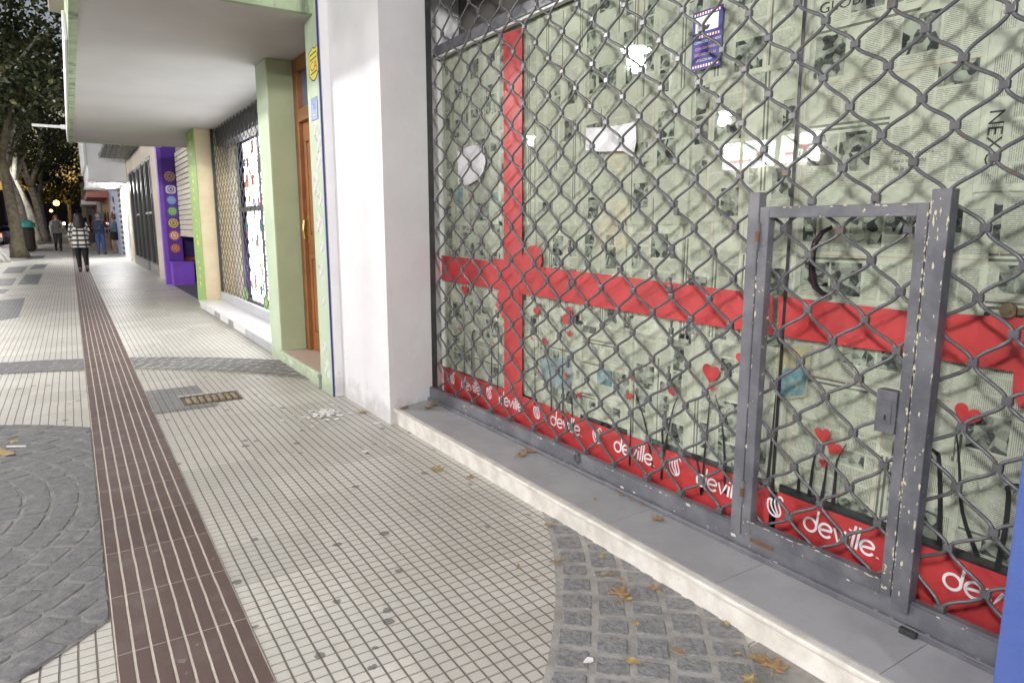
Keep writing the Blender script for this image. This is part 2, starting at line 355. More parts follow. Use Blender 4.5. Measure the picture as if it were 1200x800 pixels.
def thing(name, loc, label, cat, group=None):
    o = bpy.data.objects.new(name, None); C.objects.link(o); o.location = loc; o.empty_display_size = .1
    ORG[o.name] = Vector(loc); return tag(o, label, cat, group)
def struct(name, mb, m, **k): return tag(obj(name, mb, m, **k), kind='structure')
def text_polys(body, size, align='LEFT'):
    cu = bpy.data.curves.new('lettering', 'FONT'); cu.body = body; cu.size = size; cu.align_x = align; cu.resolution_u = 3
    o = bpy.data.objects.new('lettering', cu); C.objects.link(o)
    bpy.context.view_layer.update()
    me = bpy.data.meshes.new_from_object(o.evaluated_get(bpy.context.evaluated_depsgraph_get()))
    vs = [v.co.copy() for v in me.vertices]; fs = [tuple(p.vertices) for p in me.polygons]
    bpy.data.objects.remove(o); bpy.data.curves.remove(cu); bpy.data.meshes.remove(me)
    return vs, fs
def text_wall(mb, body, size, y, z, x, mi=0, align='LEFT', sx=1.0, rot=0.0):
    """lettering on a wall facing -x: reads from large y to small y"""
    vs, fs = text_polys(body, size, align); c, s_ = math.cos(rot), math.sin(rot)
    mb.add([(x, y-(v.x*sx*c-v.y*s_), z+(v.x*sx*s_+v.y*c)) for v in vs], fs, mi)
def yz(px, py, X): p = on_x(px, py, X); return (p.y, p.z)
# ================================================================ GROUND
def clip(poly, a, b, c):            # keep a*x+b*y<=c
    out = []
    for i in range(len(poly)):
        p, q = poly[i], poly[(i+1) % len(poly)]; dp = a*p[0]+b*p[1]-c; dq = a*q[0]+b*q[1]-c
        if dp <= 0: out.append(p)
        if dp*dq < 0:
            t = dp/(dp-dq); out.append((p[0]+(q[0]-p[0])*t, p[1]+(q[1]-p[1])*t))
    return out
FRONT = 1.86
g_ = MB(); g_.box(-4.0, 6.0, -8, 170, -.3, 0); struct('pavement', g_, 'tile')
g_ = MB(); g_.box(-4.16, -4.0, -8, 170, -.3, .004, bev=.02); struct('kerb', g_, 'concrete')
g_ = MB(); g_.add([(-400, -200, -.14), (400, -200, -.14), (400, 600, -.14), (-400, 600, -.14)], [(0, 1, 2, 3)]); struct('road', g_, 'asphalt')
g_ = MB(); g_.box(0, .412, -4, 150, -.02, .004); struct('guide_strip_path', g_, 'strip')
# odd tiles: grey replacement tiles and the dark tiles of the tree pits
g_ = MB()
def slab(mb, pts, z=.004): mb.add([(x, y, z) for x, y in pts], [tuple(range(len(pts)))])
slab(g_, [(.415, 5.62), (.862, 5.62), (.862, 6.02), (.825, 6.02), (.825, 6.46), (.415, 6.46)])
pass
struct('grey_tile_path', g_, 'tile_grey')
g_ = MB()
for q in ([(20, 334), (44, 333), (50, 321), (30, 322)], [(-14, 336), (14, 335), (20, 326), (-8, 327)], [(33, 316), (51, 315), (57, 309), (41, 310)], [(2, 321), (26, 320), (33, 312), (10, 313)],
          [(-10, 378), (22, 372), (30, 349), (-2, 352)], [(30, 304), (50, 303), (54, 299.5), (36, 300)], [(-20, 345), (5, 344), (12, 339), (-12, 340)]):
    slab(g_, [tuple(on_z(*p).xy) for p in q])
struct('dark_tile_path', g_, 'tile_dark')
# patterned setts: a disc and a concentric ring, laid in mortar
DC, DR = (-1.5, 4.07), 2.05
RC, R0, R1 = (-1.62, 4.25), 3.84, 4.50
def fences(poly, right):
    if right:
        poly = clip(poly, -1, 0, -.416); poly = clip(poly, 1, 0, FRONT)
    else:
        poly = clip(poly, 1, 0, -.006); poly = clip(poly, -1, 0, 3.9)
    return poly
bed = {False: MB(), True: MB()}
for c, ra, rb in ((DC, 0.0, DR), (RC, R0, R1)):
    for k in range(180):
        t0, t1 = 2*math.pi*k/180, 2*math.pi*(k+1)/180
        q = [(c[0]+r*math.cos(t), c[1]+r*math.sin(t)) for r, t in ((ra+1e-4, t0), (rb, t0), (rb, t1), (ra+1e-4, t1))]
        for side in (False, True):
            if side and c is DC: continue
            p = fences(q, side)
            if len(p) > 2: bed[side].add([(x, y, .004) for x, y in p], [tuple(range(len(p)))])
for side, nm, mm in ((False, 'sett_bed_ground', 'mortar_d'), (True, 'sett_mortar_ground', 'mortar')): struct(nm, bed[side], mm)
setts = MB()
def add_sett(poly, h, near):
    if len(poly) < 3: return
    cx = sum(p[0] for p in poly)/len(poly); cy = sum(p[1] for p in poly)/len(poly)
    ar = abs(sum(poly[i][0]*poly[(i+1) % len(poly)][1]-poly[(i+1) % len(poly)][0]*poly[i][1] for i in range(len(poly))))/2
    if ar < .0012: return
    mi = 1 if near else 0
    pts = []
    for i in range(len(poly)):                       # rounded, slightly wandering outline
        p, q = poly[i], poly[(i+1) % len(poly)]
        for t in ((.07, .5, .93) if near else (.12, .5, .88)):
            x, y = p[0]+(q[0]-p[0])*t, p[1]+(q[1]-p[1])*t
            k = 1+R.uniform(-.035, .02); pts.append((cx+(x-cx)*k, cy+(y-cy)*k))
    tx, ty = R.uniform(-.012, .012), R.uniform(-.012, .012)
    n = len(pts); rings = []
    for s_, z in (((1.0, .002), (.975, h*.75), (.92, h)) if near else ((1.0, .002), (.965, h*.7), (.89, h))):
        rings += [(cx+(x-cx)*s_, cy+(y-cy)*s_, z+((x-cx)*tx+(y-cy)*ty if z > .003 else 0)+(R.uniform(-.0007, .0007) if z > .003 else 0)) for x, y in pts]
    rings.append((cx, cy, h+R.uniform(-.001, .0015)))
    fs = [(a*n+i, a*n+(i+1) % n, (a+1)*n+(i+1) % n, (a+1)*n+i) for a in range(2) for i in range(n)]+[(2*n+i, 2*n+(i+1) % n, 3*n) for i in range(n)]
    setts.add(rings, fs, mi)
def polar_setts(c, ra, rb, dr, ln, gap, right):
    nr = round((rb-ra)/dr); dr = (rb-ra)/nr
    for i in range(nr):
        a, b = ra+i*dr+gap/2, ra+(i+1)*dr-gap/2; mid = (a+b)/2; n = max(3, round(2*math.pi*mid/ln)); off = R.random()
        tt = [2*math.pi*(k+off+R.uniform(-.17, .17))/n for k in range(n)]; tt.append(tt[0]+2*math.pi)
        for k in range(n):
            t0 = tt[k]+gap/2/mid; t1 = tt[k+1]-gap/2/mid; a, b = ra+i*dr+gap/2+R.uniform(-.005, .004), ra+(i+1)*dr-gap/2+R.uniform(-.004, .005)
            if right and math.sin(t0) < 0: pass
            q = [(c[0]+r*math.cos(t), c[1]+r*math.sin(t)) for r, t in ((a, t0), (b, t0), (b, t1), (a, t1))]
            if not -4.2 < q[0][0] < 2.2 or q[0][1] < .2: continue
            for side in (False, True):
                if side and not right: continue
                p = fences(q, side)
                near = side and p and p[0][1] < 4
                if near: p = clip(p, 0, 1, 9)
                add_sett(p, R.uniform(.0065, .009) if near else R.uniform(.006, .0085), near)
polar_setts(DC, .05, DR, .125, .17, .010, False)
polar_setts(RC, R0+.015, R1, .128, .118, .022, True)
struct('paving_setts', setts, ['sett', 'sett2'])
g_ = MB()
pp = [(RC[0]+(R1+.002)*math.cos(t), RC[1]+(R1+.002)*math.sin(t)) for t in [-.80+.03*i for i in range(12)]]; pp = [p for p in pp if p[0] < FRONT]
slab(g_, pp+[(FRONT, pp[-1][1]), (FRONT, .3), (pp[0][0], .3)], .0045); struct('cement_ground', g_, mat('worn_cement', (.30, .285, .26), .9, (.17, .16, .145), 12, .9, .003, 60))
# open drain slot with hollow bricks showing
g_ = MB()
dq = [tuple(on_z(*p).xy) for p in ((209, 464), (276, 459), (284, 467), (215, 478))]
dx0, dx1, dy0, dy1 = .632, 1.068, 5.74, 6.06
g_.box(dx0, dx1, dy0, dy1, .001, .006, 0)
for k in range(8):
    x = dx0+.03+k*(dx1-dx0-.04)/8; g_.box(x, x+.030, dy0+.03, dy1-.10+R.uniform(-.02, .01), .004, .018+R.uniform(0, .006), 1, .006)
g_.box(dx0-.012, dx1+.012, dy1-.012, dy1+.016, .001, .014, 2); g_.box(dx0, dx1, dy1-.07, dy1-.012, .0065, .008, 3)
t_ = obj('drain_grate', g_, [mat('sand_in_slot', (.16, .125, .08), .95, (.07, .055, .04), 30, .9), mat('hollow_brick', (.34, .27, .18), .9, (.18, .14, .09), 30, .8), 'tile', 'dark_metal'])
tag(t_, 'open slot in the pale tiles with broken beige brick ribs, beside grey replacement tiles', 'drain')

# ================================================================ FIRST SHOP
GZ = .11                                            # step level
XS, XG, XP = 2.18, 2.33, 2.345                      # shutter, glass and newspaper planes
step = thing('shop_step', (1.83, 2.5, 0), 'long grey tiled shop step with white stone riser under the grey lattice shutter', 'step')
b = MB(); b.box(1.845, 2.60, .45, 4.52, 0, GZ-.018, 0); b.box(1.848, 2.60, .45, 4.52, GZ-.018, GZ-.001, 0)
obj('riser', b, 'riser', step)
b = MB(); b.box(1.828, 1.868, .45, 4.41, GZ-.020, GZ+.003, 0, .007); obj('nosing', b, 'riser', step)
b = MB(); ys = [.45, .924, 1.53, 2.14, 2.75, 3.36, 3.97, 4.50]
for i in range(len(ys)-1): b.box(1.870, 2.62, ys[i]+.0018, ys[i+1]-.0018, GZ-.006, GZ+.002, 0, .0015)
b.box(1.869, 2.62, .45, 4.5, GZ-.008, GZ-.0005, 1)
obj('step_slab', b, ['step_tile', 'joint'], step)

wl = thing('white_pillar', (1.8, 4.9, 0), 'white painted pillar with a few chips between the shutter and the green house', 'pillar')
b = MB(); b.prism([(1.80, 4.40), (2.19, 4.515), (2.19, 4.60), (2.9, 4.60), (2.9, 5.395), (1.80, 5.395)], 0, 3.02)
obj('shaft', b, 'white_wall', wl)
b = MB(); b.box(2.19, 2.36, 4.596, 4.62, GZ, 3.0); obj('window_jamb', b, 'white_wall', wl)
# upper storey over the shop
up = thing('white_shop_upper_wall', (1.8, 2.4, 3.0), 'plain white upper wall above the lattice shutter, over the pavement shop', 'wall')
b = MB(); b.box(1.80, 3.2, -3.0, 5.395, 3.02, 6.5); obj('wall', b, 'white_wall', up)
bp = tag(obj('blue_pillar', MB().box(1.81, 2.9, -2.2, .628, 0, 3.02, bev=.008), 'blue_wall', origin=(1.81, 0, 0)), 'blue painted pillar with scuffed edge at the right end of the shutter', 'pillar')

# ---- shop window
win = thing('shop_window', (XG, 2.5, GZ), 'large shop window papered inside with newspapers behind the lattice shutter', 'window')
b = MB(); b.box(2.30, 2.365, .40, 4.62, 2.585, 2.655, bev=.004); b.box(2.285, 2.30, .40, 4.62, 2.580, 2.600, bev=.003); obj('transom', b, 'grey_paint', win)
b = MB(); b.box(2.295, 2.33, .40, 4.62, 2.566, 2.584, bev=.003); obj('transom_edge', b, 'marble', win)
b = MB(); b.box(2.315, 2.36, .40, 4.60, GZ, .135, bev=.003); obj('sill_channel', b, 'dark_metal', win)
b = MB(); b.box(2.326, 2.336, 1.655, 4.60, .135, 2.57); obj('pane', b, 'glass', win)
b = MB(); b.box(2.326, 2.336, .45, 1.630, .135, 2.57); obj('glass_door', b, 'glass', win)
b = MB(); b.box(2.324, 2.3255, 1.636, 1.650, .135, 2.57); obj('door_seal', b, 'black', win)
# dark strips painted in for the shaded interior gap where the newspapers end
b = MB(); b.box(2.3375, 2.3400, .45, 1.62, .33, .365); b.box(2.3375, 2.3400, 1.66, 2.35, .33, .36); obj('gap_shade_strip', b, 'dark_metal', win)
b = MB(); b.box(2.50, 2.54, .2, 4.62, 2.655, 3.02); b.box(2.36, 2.50, .2, 4.62, 3.0, 3.02); obj('shutter_housing', b, mat('brown_grey_board', (.085, .08, .072), .7, (.13, .12, .11), 2, .9), win)
b = MB(); b.box(2.42, 2.45, .2, 4.60, GZ, 2.57); obj('back_board', b, 'black', win)
# curved handle of the glass door and its lock
hp = [yz(x, y, 2.29) for x, y in ((969, 266), (962, 272), (956, 284), (953, 300), (953, 322), (956, 336), (962, 344), (967, 346))]
b = MB(); xs_ = [2.322, 2.300, 2.287, 2.283, 2.283, 2.287, 2.300, 2.322]
b.tube([(x, y, z) for x, (y, z) in zip(xs_, hp)], [.007, .009, .0115, .0125, .0125, .0115, .009, .007], 12); obj('door_handle', b, 'black_gloss', win, True)
y, z = yz(1181, 364, 2.31); b = MB(); b.tube([(2.324, y, z), (2.308, y, z)], .022, 24); b.tube([(2.308, y, z), (2.302, y, z)], .010, 16); b.box(2.308, 2.324, y-.05, y-.024, z-.010, z+.010, bev=.003)
obj('lock_knob', b, mat('dull_brass_lock', (.25, .20, .12), .35, metal=.8), win)

M['edge_shade_fold'] = mat('edge_shade_and_fold', (.36, .35, .27), .9, (.50, .49, .40), 30, .8)  # darker lines: painted shadow along two sheet edges, and the centre fold
# ---- newspapers pasted on the inside
ORD = ['first', 'second', 'third', 'fourth', 'fifth', 'sixth', 'seventh', 'eighth', 'ninth']
def newspaper(yl, z0, w, h, rot, x, label, big=0, words=()):
    """sheet: left edge yl (large y), bottom z0; w along -y, h up; rot: 0 upright, 1 turned a quarter"""
    o = MB(); cy, cz = yl-w/2, z0+h/2; W, H = (w, h) if rot == 0 else (h, w); tilt = R.uniform(-.022, .022)
    def P(u, v, xx):                                  # page coords, origin bottom left
        a, b_ = (u-W/2, v-H/2)
        if rot == 1: a, b_ = -b_, a
        elif rot == 2: a, b_ = b_, -a
        c, s_ = math.cos(tilt), math.sin(tilt); a, b_ = a*c-b_*s_, a*s_+b_*c
        return (xx, cy-a, cz+b_)
    def rect(u0, v0, u1, v1, mi, dx):
        su = R.uniform(0, 9); o.add([P(u0, v0, x-dx), P(u1, v0, x-dx), P(u1, v1, x-dx), P(u0, v1, x-dx)], [(0, 1, 2, 3)], mi, [[(su, 0), (su+u1-u0, 0), (su+u1-u0, v1-v0), (su, v1-v0)]])
    # the sheet itself has a little thickness and torn edges
    def edge(p, q, n):
        return [(p[0]+(q[0]-p[0])*i/n+R.uniform(-.0025, .0025), p[1]+(q[1]-p[1])*i/n+R.uniform(-.0025, .0025)) for i in range(n)]
    out = edge((0, 0), (W, 0), 6)+edge((W, 0), (W, H), 6)+edge((W, H), (0, H), 6)+edge((0, H), (0, 0), 6)
    n = len(out); o.add([P(*p, x) for p in out]+[P(*p, x+.0006) for p in out], [tuple(range(n)), tuple(range(2*n-1, n-1, -1))]+[(i, n+i, n+(i+1) % n, (i+1) % n) for i in range(n)], 0)
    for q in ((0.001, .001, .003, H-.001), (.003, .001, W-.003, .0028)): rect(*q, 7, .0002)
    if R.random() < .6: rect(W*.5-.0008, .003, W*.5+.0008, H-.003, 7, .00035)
    m = .018; cols = max(2, round((W-2*m)/.062)); cw = (W-2*m)/cols
    rect(m, H-m-.004, W-m, H-m-.003, 4 if R.random() < .4 else 1, .0002)
    top = H-m-.012
    while top > m+.05:
        bh = min(R.uniform(.09, .19)*(1.25 if big else 1), top-m)
        c0 = 0
        if R.random() < .7:
            span = R.randint(2, cols); hh = R.choice((.018, .034, .034))
            rect(m+.004, top-hh, m+span*cw*R.uniform(.7, .97), top-.002, 2, .0002)
            y1 = top-hh-.006
        else: y1 = top
        if R.random() < .35: rect(m, top, W-m, top+.0014, 4, .0003)
        while c0 < cols:
            k = R.random(); span = 1
            if k < .34 and cols-c0 >= 2 and y1-(top-bh) > .06:
                span = R.choice((1, 2)) if cols-c0 < 3 else R.choice((1, 2, 2)); ph = (y1-(top-bh))*R.uniform(.5, .95)
                rect(m+c0*cw+.004, y1-ph, m+(c0+span)*cw-.004, y1, 5 if R.random() < .04 else 3, .0002)
                if y1-ph-.006-(top-bh) > .012: rect(m+c0*cw+.005, top-bh+.003, m+(c0+span)*cw-.005, y1-ph-.006, 1, .0002)
            elif k < .9: rect(m+c0*cw+.004, top-bh+.004, m+(c0+1)*cw-.004, y1-.002, 1, .0002)
            c0 += span
        top -= bh+.012
    for (body, size, u, v, sx) in words:
        vs, fs = text_polys(body, size); o.add([P(u*W+q.x*sx, v*H+q.y, x-.0005) for q in vs], fs, 6)
    t = obj('newspaper_sheet', o, ['paper', 'text', 'head', 'photo', 'red_rule', 'photo_blue', 'black_vinyl', 'edge_shade_fold'], origin=(x, cy, cz))
    return tag(t, label, 'newspaper', 'newspaper sheets pasted inside the window')
rows = [(.33, .60, 'lowest row'), (.86, .58, 'row touching the red band'), (1.40, .60, 'row above the red band'), (1.98, .60, 'top row')]
k = 0
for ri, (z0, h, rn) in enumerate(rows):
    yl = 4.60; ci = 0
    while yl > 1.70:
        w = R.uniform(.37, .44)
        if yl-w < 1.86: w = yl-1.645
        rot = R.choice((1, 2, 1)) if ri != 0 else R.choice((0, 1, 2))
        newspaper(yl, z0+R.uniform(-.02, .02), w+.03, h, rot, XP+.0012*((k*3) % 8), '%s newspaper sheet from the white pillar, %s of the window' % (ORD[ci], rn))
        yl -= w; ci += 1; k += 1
rr_ = [(1.625, 1.46, .60, .86, 0, 'broad newspaper page headed GLOBAL at the top of the glass door', [('GLOBAL', .050, .04, .800, 1.2), ('Cambio de hora', .019, .58, .200, 1), ('para el dueño', .019, .58, .172, 1), ('de la casa', .019, .58, .144, 1)]),
       (1.625, 2.25, .80, .34, 0, 'newspaper strip along the very top of the glass door', []),
       (1.03, 1.50, .52, .98, 2, 'sideways newspaper page headed NEXO above the lock beside the blue pillar', [('NEXO', .060, .755, .05, 1.0)]),
       (1.625, 1.12, .66, .40, 0, 'newspaper page with red rule behind the curved black door handle', []),
       (1.02, 1.05, .56, .47, 0, 'newspaper page behind the brass lock at the blue pillar', []),
       (1.625, .66, .62, .50, 0, 'newspaper page with teal picture inside the wicket gate below the red band', []),
       (1.04, .62, .58, .46, 1, 'newspaper page right of the lock box beside the blue pillar', []),
       (1.625, .32, .66, .40, 1, 'lowest newspaper page inside the wicket gate above the red lettering', []),
       (1.04, .32, .60, .38, 0, 'lowest newspaper page beside the blue pillar', [])]
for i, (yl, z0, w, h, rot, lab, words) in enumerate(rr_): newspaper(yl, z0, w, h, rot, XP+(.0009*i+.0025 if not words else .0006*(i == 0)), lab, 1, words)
b = MB(); q = [yz(*p, XP-.001) for p in ((912, 408), (952, 404), (945, 465), (908, 470))]; b.plate(q, XP-.0012, .0006, 0); q = [yz(*p, XP-.001) for p in ((915, 432), (947, 429), (943, 462), (911, 466))]; b.plate(q, XP-.0018, .0005, 1)
tag(obj('picture_clipping', b, [mat('ochre_print', (.50, .42, .25), .8, (.30, .32, .30), 30, .7), 'photo_blue'], origin=(XP, *q[0])), 'teal and ochre printed picture on the newspapers inside the wicket gate', 'clipping')
b = MB(); q = [yz(*p, XP-.001) for p in ((632, 425), (640, 418), (668, 420), (672, 440), (668, 458), (640, 452))]; b.plate(q, XP-.0012, .0006)
tag(obj('picture_clipping', b, mat('pale_blue_print', (.28, .36, .44), .8, (.40, .42, .38), 20, .9), origin=(XP, *q[0])), 'pale blue printed picture on the newspapers right of the red ribbon', 'clipping')

# ---- vinyl stickers on the glass
XV = 2.3245
b = MB()
for px0, px1 in ((516.5, 906), (912, 1205)):
    f = lambda px, top: (299+(px-516)*.1067 if px < 1300 else 0) if top else 327.4+(px-516)*.1603
    def edge_y(px, top):
        tab = ((516, 299, 327.4), (720, 323, 363), (906, 346, 393), (1060, 364, 415), (1205, 373, 438))
        for i in range(4):
            a, c = tab[i], tab[i+1]
            if px <= c[0] or i == 3: t = (px-a[0])/(c[0]-a[0]); return (a[1]+(c[1]-a[1])*t) if top else (a[2]+(c[2]-a[2])*t)
    xs2 = [px0+(px1-px0)*i/6 for i in range(7)]
    b.plate([yz(x, edge_y(x, 1), XV) for x in xs2]+[yz(x, edge_y(x, 0), XV) for x in xs2[::-1]], XV, .0008)
tag(obj('red_band_sticker', b, 'red_vinyl', origin=(XV, 2.5, 1.1)), 'long horizontal red band stuck across the papered window at waist height', 'window sticker')
b = MB(); b.plate([yz(590, 40, XV), yz(612, 33, XV), yz(612, 470, XV), yz(591, 461, XV)], XV-.001, .0008)
tag(obj('red_ribbon_sticker', b, 'red_vinyl', origin=(XV, 3.6, 1.3)), 'vertical red ribbon stuck on the window from transom to lettering band', 'window sticker')
b = MB()
def zz(pts): return [yz(480+x*.2, 270+y*.2, XV) for x, y in pts]
for i, poly in enumerate(([(640, 250), (655, 160), (700, 95), (745, 85), (772, 115), (778, 180), (760, 235), (700, 262), (665, 270)],
             [(670, 275), (730, 255), (790, 215), (800, 270), (770, 330), (745, 375), (700, 362), (660, 330)],
             [(460, 200), (500, 165), (555, 170), (590, 220), (590, 270), (540, 310), (500, 338), (480, 300)],
             [(590, 270), (640, 320), (655, 400), (648, 470), (610, 560), (585, 520), (545, 512), (508, 440), (520, 370), (555, 310)])):
    b.plate(zz(poly), XV-.0022-.0004*i, .0004)
tag(obj('red_bow_sticker', b, 'red_vinyl', origin=(XV, 3.5, 1.1)), 'red bow with rounded loops where the ribbon crosses the red band', 'window sticker')
b = MB(); b.plate([yz(*p, XV) for p in ((1188, 436), (1196, 424), (1222, 428), (1222, 482), (1197, 478), (1187, 462))], XV-.0022, .0004)
tag(obj('red_bow_sticker', b, 'red_vinyl', origin=(XV, .8, .9)), 'red bow loop under the red band at the blue pillar', 'window sticker')
# lettering band
b = MB(); xs2 = [(519.5, 429), (660, 482), (800, 533.7), (906, 573)]; b.plate([yz(*p, XV) for p in xs2]+[(yz(906, 573, XV)[0], .128), (yz(519.5, 429, XV)[0], .128)], XV, .0008)
xs2 = [(911, 575.5), (1084, 639.7), (1185, 677)]; b.plate([yz(*p, XV) for p in xs2]+[(yz(1185, 677, XV)[0], .128), (yz(911, 576, XV)[0], .128)], XV, .0008)
band = tag(obj('red_lettering_band', b, 'red_vinyl', origin=(XV, 2.5, .2)), 'low red band with white round lettering along the foot of the shop window', 'window sticker')
def arc(cx, cz, r, a0, a1, n=18, rz=None):
    return [(cx-r*math.cos(rad(a0+(a1-a0)*i/n)), cz+(rz or r)*math.sin(rad(a0+(a1-a0)*i/n))) for i in range(n+1)]
LW = .0088
def word_mark(y0, z0, s_):
    """round thin lettering; u runs to the viewer's right (-y); unit = x-height"""
    o = MB(); T = lambda pts: [(y0-(u*s_), z0+v*s_) for u, v in pts]
    def A(cu, cv, r, a0, a1, n=20): return [(cu+r*math.cos(rad(a0+(a1-a0)*i/n)), cv+r*math.sin(rad(a0+(a1-a0)*i/n))) for i in range(n+1)]
    strokes = [A(.5, .5, .45, 0, 360), [(.93, .5), (.99, 1.0), (1.06, 1.62)],
               A(1.62, .5, .45, -35, 305)[0:0]+[(1.20, .46), (2.04, .58)]+A(1.62, .5, .45, 10, 325)[1:],
               [(2.22, .92), (2.50, .06), (2.80, .60), (3.0, .98)],
               [(3.12, .06), (3.24, .92)], [(3.27, 1.17), (3.29, 1.27)],
               [(3.42, .06), (3.63, 1.60)], [(3.72, .06), (3.93, 1.60)],
               [(4.04, .46), (4.88, .58)]+A(4.46, .5, .45, 10, 325)[1:], [(5.12, .06), (5.14, .13)]]
    for i, st in enumerate(strokes): o.ribbon(T(st), LW*1.12 if len(st) != 2 or abs(st[0][1]-st[1][1]) > .12 else LW*1.3, XV-.0012-.00012*i)
    return o
def swirl(y0, z0, s_):
    o = MB(); T = lambda pts: [(y0-(u*s_), z0+v*s_) for u, v in pts]
    def bez(p0, p1, p2, p3, n=16): return [tuple((1-t)**3*a+3*(1-t)**2*t*b_+3*(1-t)*t*t*c+t**3*d for a, b_, c, d in zip(p0, p1, p2, p3)) for t in [i/n for i in range(n+1)]]
    for i, st in enumerate((bez((1.35, 1.35), (1.25, 1.75), (.85, 1.65), (.95, 1.2))+bez((.95, 1.2), (1.1, .75), (1.45, .3), (1.0, .05))+bez((1.0, .05), (.5, -.15), (.0, .3), (.1, 1.0)),
              bez((.75, 1.35), (.55, 1.0), (.85, .55), (1.05, .15)), bez((.45, 1.25), (.25, .85), (.5, .4), (.95, .1)), bez((.1, 1.0), (.15, 1.2), (.35, 1.3), (.45, 1.2)))):
        o.ribbon(T(st), LW*.9, XV-.0012-.00012*i)
    return o
P0 = yz(1102, 690, XV); P1 = yz(938, 631, XV); P2 = yz(813, 584, XV); per = .43
yw = [yz(1103, 694, XV)[0], yz(940, 633, XV)[0], yz(815, 583, XV)[0], yz(719, 545, XV)[0], yz(645, 516, XV)[0], yz(585, 491, XV)[0], yz(541, 475, XV)[0]]
ysw = [yz(897, 612, XV)[0], yz(783, 566, XV)[0], yz(694, 532, XV)[0], yz(625, 503, XV)[0], yz(570, 482, XV)[0], yz(528, 462, XV)[0]]
S_ = .058
zl = .232
for y_ in yw:
    obj('lettering', word_mark(y_, zl-.008, S_), 'white_vinyl', band)
for y_ in ysw: obj('emblem', swirl(y_, zl-.004, S_*.95), 'white_vinyl', band)
# hearts and grass-like stems
def heart(px, py, r, ang, label, group='heart stickers on the window'):
    y, z = yz(px, py, XV); pts = []
    for i in range(28):
        t = 2*math.pi*i/28; u = 16*math.sin(t)**3/17; v = (13*math.cos(t)-5*math.cos(2*t)-2*math.cos(3*t)-math.cos(4*t))/17
        c, s_ = math.cos(ang), math.sin(ang); pts.append((y-(u*c-v*s_)*r, z+(u*s_+v*c)*r))
    tag(obj('heart_sticker', MB().plate(pts, XV-.0009, .0006), 'red_vinyl', origin=(XV, y, z)), label, 'heart sticker', group)
for a in ((833, 437, .052, -.1, 'large red heart on two black stems left of the wicket gate'), (834, 454, .020, 0, 'tiny red heart just under the large heart left of the wicket gate'),
          (870, 420, .036, .2, 'red heart half hidden by the left post of the wicket gate'), (738, 464, .024, .1, 'small red heart on the newspapers low right of the ribbon, below a bent stem'),
          (788, 458, .030, .3, 'red heart behind the shutter lock pins left of the largest heart'), (741, 442, .022, -.4, 'small tilted red heart beside the tallest leaning stem'),
          (545, 340, .050, 0, 'red heart hanging below the red band nearest the white pillar'), (666, 371, .060, 1.0, 'long tilted red heart under the red band right of the ribbon'),
          (667, 391, .024, .3, 'small red heart under the long tilted heart right of the ribbon'), (629, 364, .035, .5, 'red heart close to the ribbon just below the red band'),
          (638, 400, .026, 0, 'red heart on a stem beside the pale blue picture'), (623, 396, .012, 0, 'tiny red heart beside the ribbon near the pale blue picture'),
          (631, 437, .016, .2, 'tiny red heart at the left edge of the pale blue picture'), (664, 440, .018, -.2, 'tiny red heart at the right edge of the pale blue picture'),
          (679, 463, .024, .4, 'red heart low beside the row of dark stems right of the ribbon'), (555, 376, .012, 0, 'tiny red heart between the white pillar and ribbon, lower of two'),
          (538, 385, .013, 0, 'tiny red heart nearest the foot of the white pillar'), (578, 402, .014, 0, 'tiny red heart just left of the ribbon'),
          (964, 509, .034, .1, 'upper red heart of three in the wicket gate'), (977, 524, .036, -.5, 'right red heart of three in the wicket gate'),
          (965, 542, .020, .2, 'lowest smallest red heart of three in the wicket gate'), (1133, 486, .043, -.3, 'red heart between the lock post and the blue pillar')):
    heart(*a)
def stem(px, label, w=.014, curl=0, wave=0):
    pts = [yz(x, y, XV) for x, y in px]
    if curl:
        y, z = pts[-1]; pts += [(y-.012*curl*math.sin(t)*1.2-.012*curl*(1-math.cos(t)), z+.018*math.sin(t)*1.1) for t in [i*.45 for i in range(1, 9)]]
    n = len(pts)
    # smooth
    sm = []
    for i in range(n-1):
        for k in range(4):
            t = k/4; p = [pts[max(i-1, 0)], pts[i], pts[i+1], pts[min(i+2, n-1)]]
            sm.append(tuple(.5*((2*p[1][j])+(-p[0][j]+p[2][j])*t+(2*p[0][j]-5*p[1][j]+4*p[2][j]-p[3][j])*t*t+(-p[0][j]+3*p[1][j]-3*p[2][j]+p[3][j])*t**3) for j in (0, 1)))
    sm.append(pts[-1]); m_ = len(sm); b = MB(); b.ribbon(sm, w, XV-.0004, taper=[1-.82*i/(m_-1) for i in range(m_)])
    tag(obj('stem_sticker', b, 'black_vinyl', origin=(XV, *pts[0])), label, 'stem sticker', 'black stem stickers under the hearts')
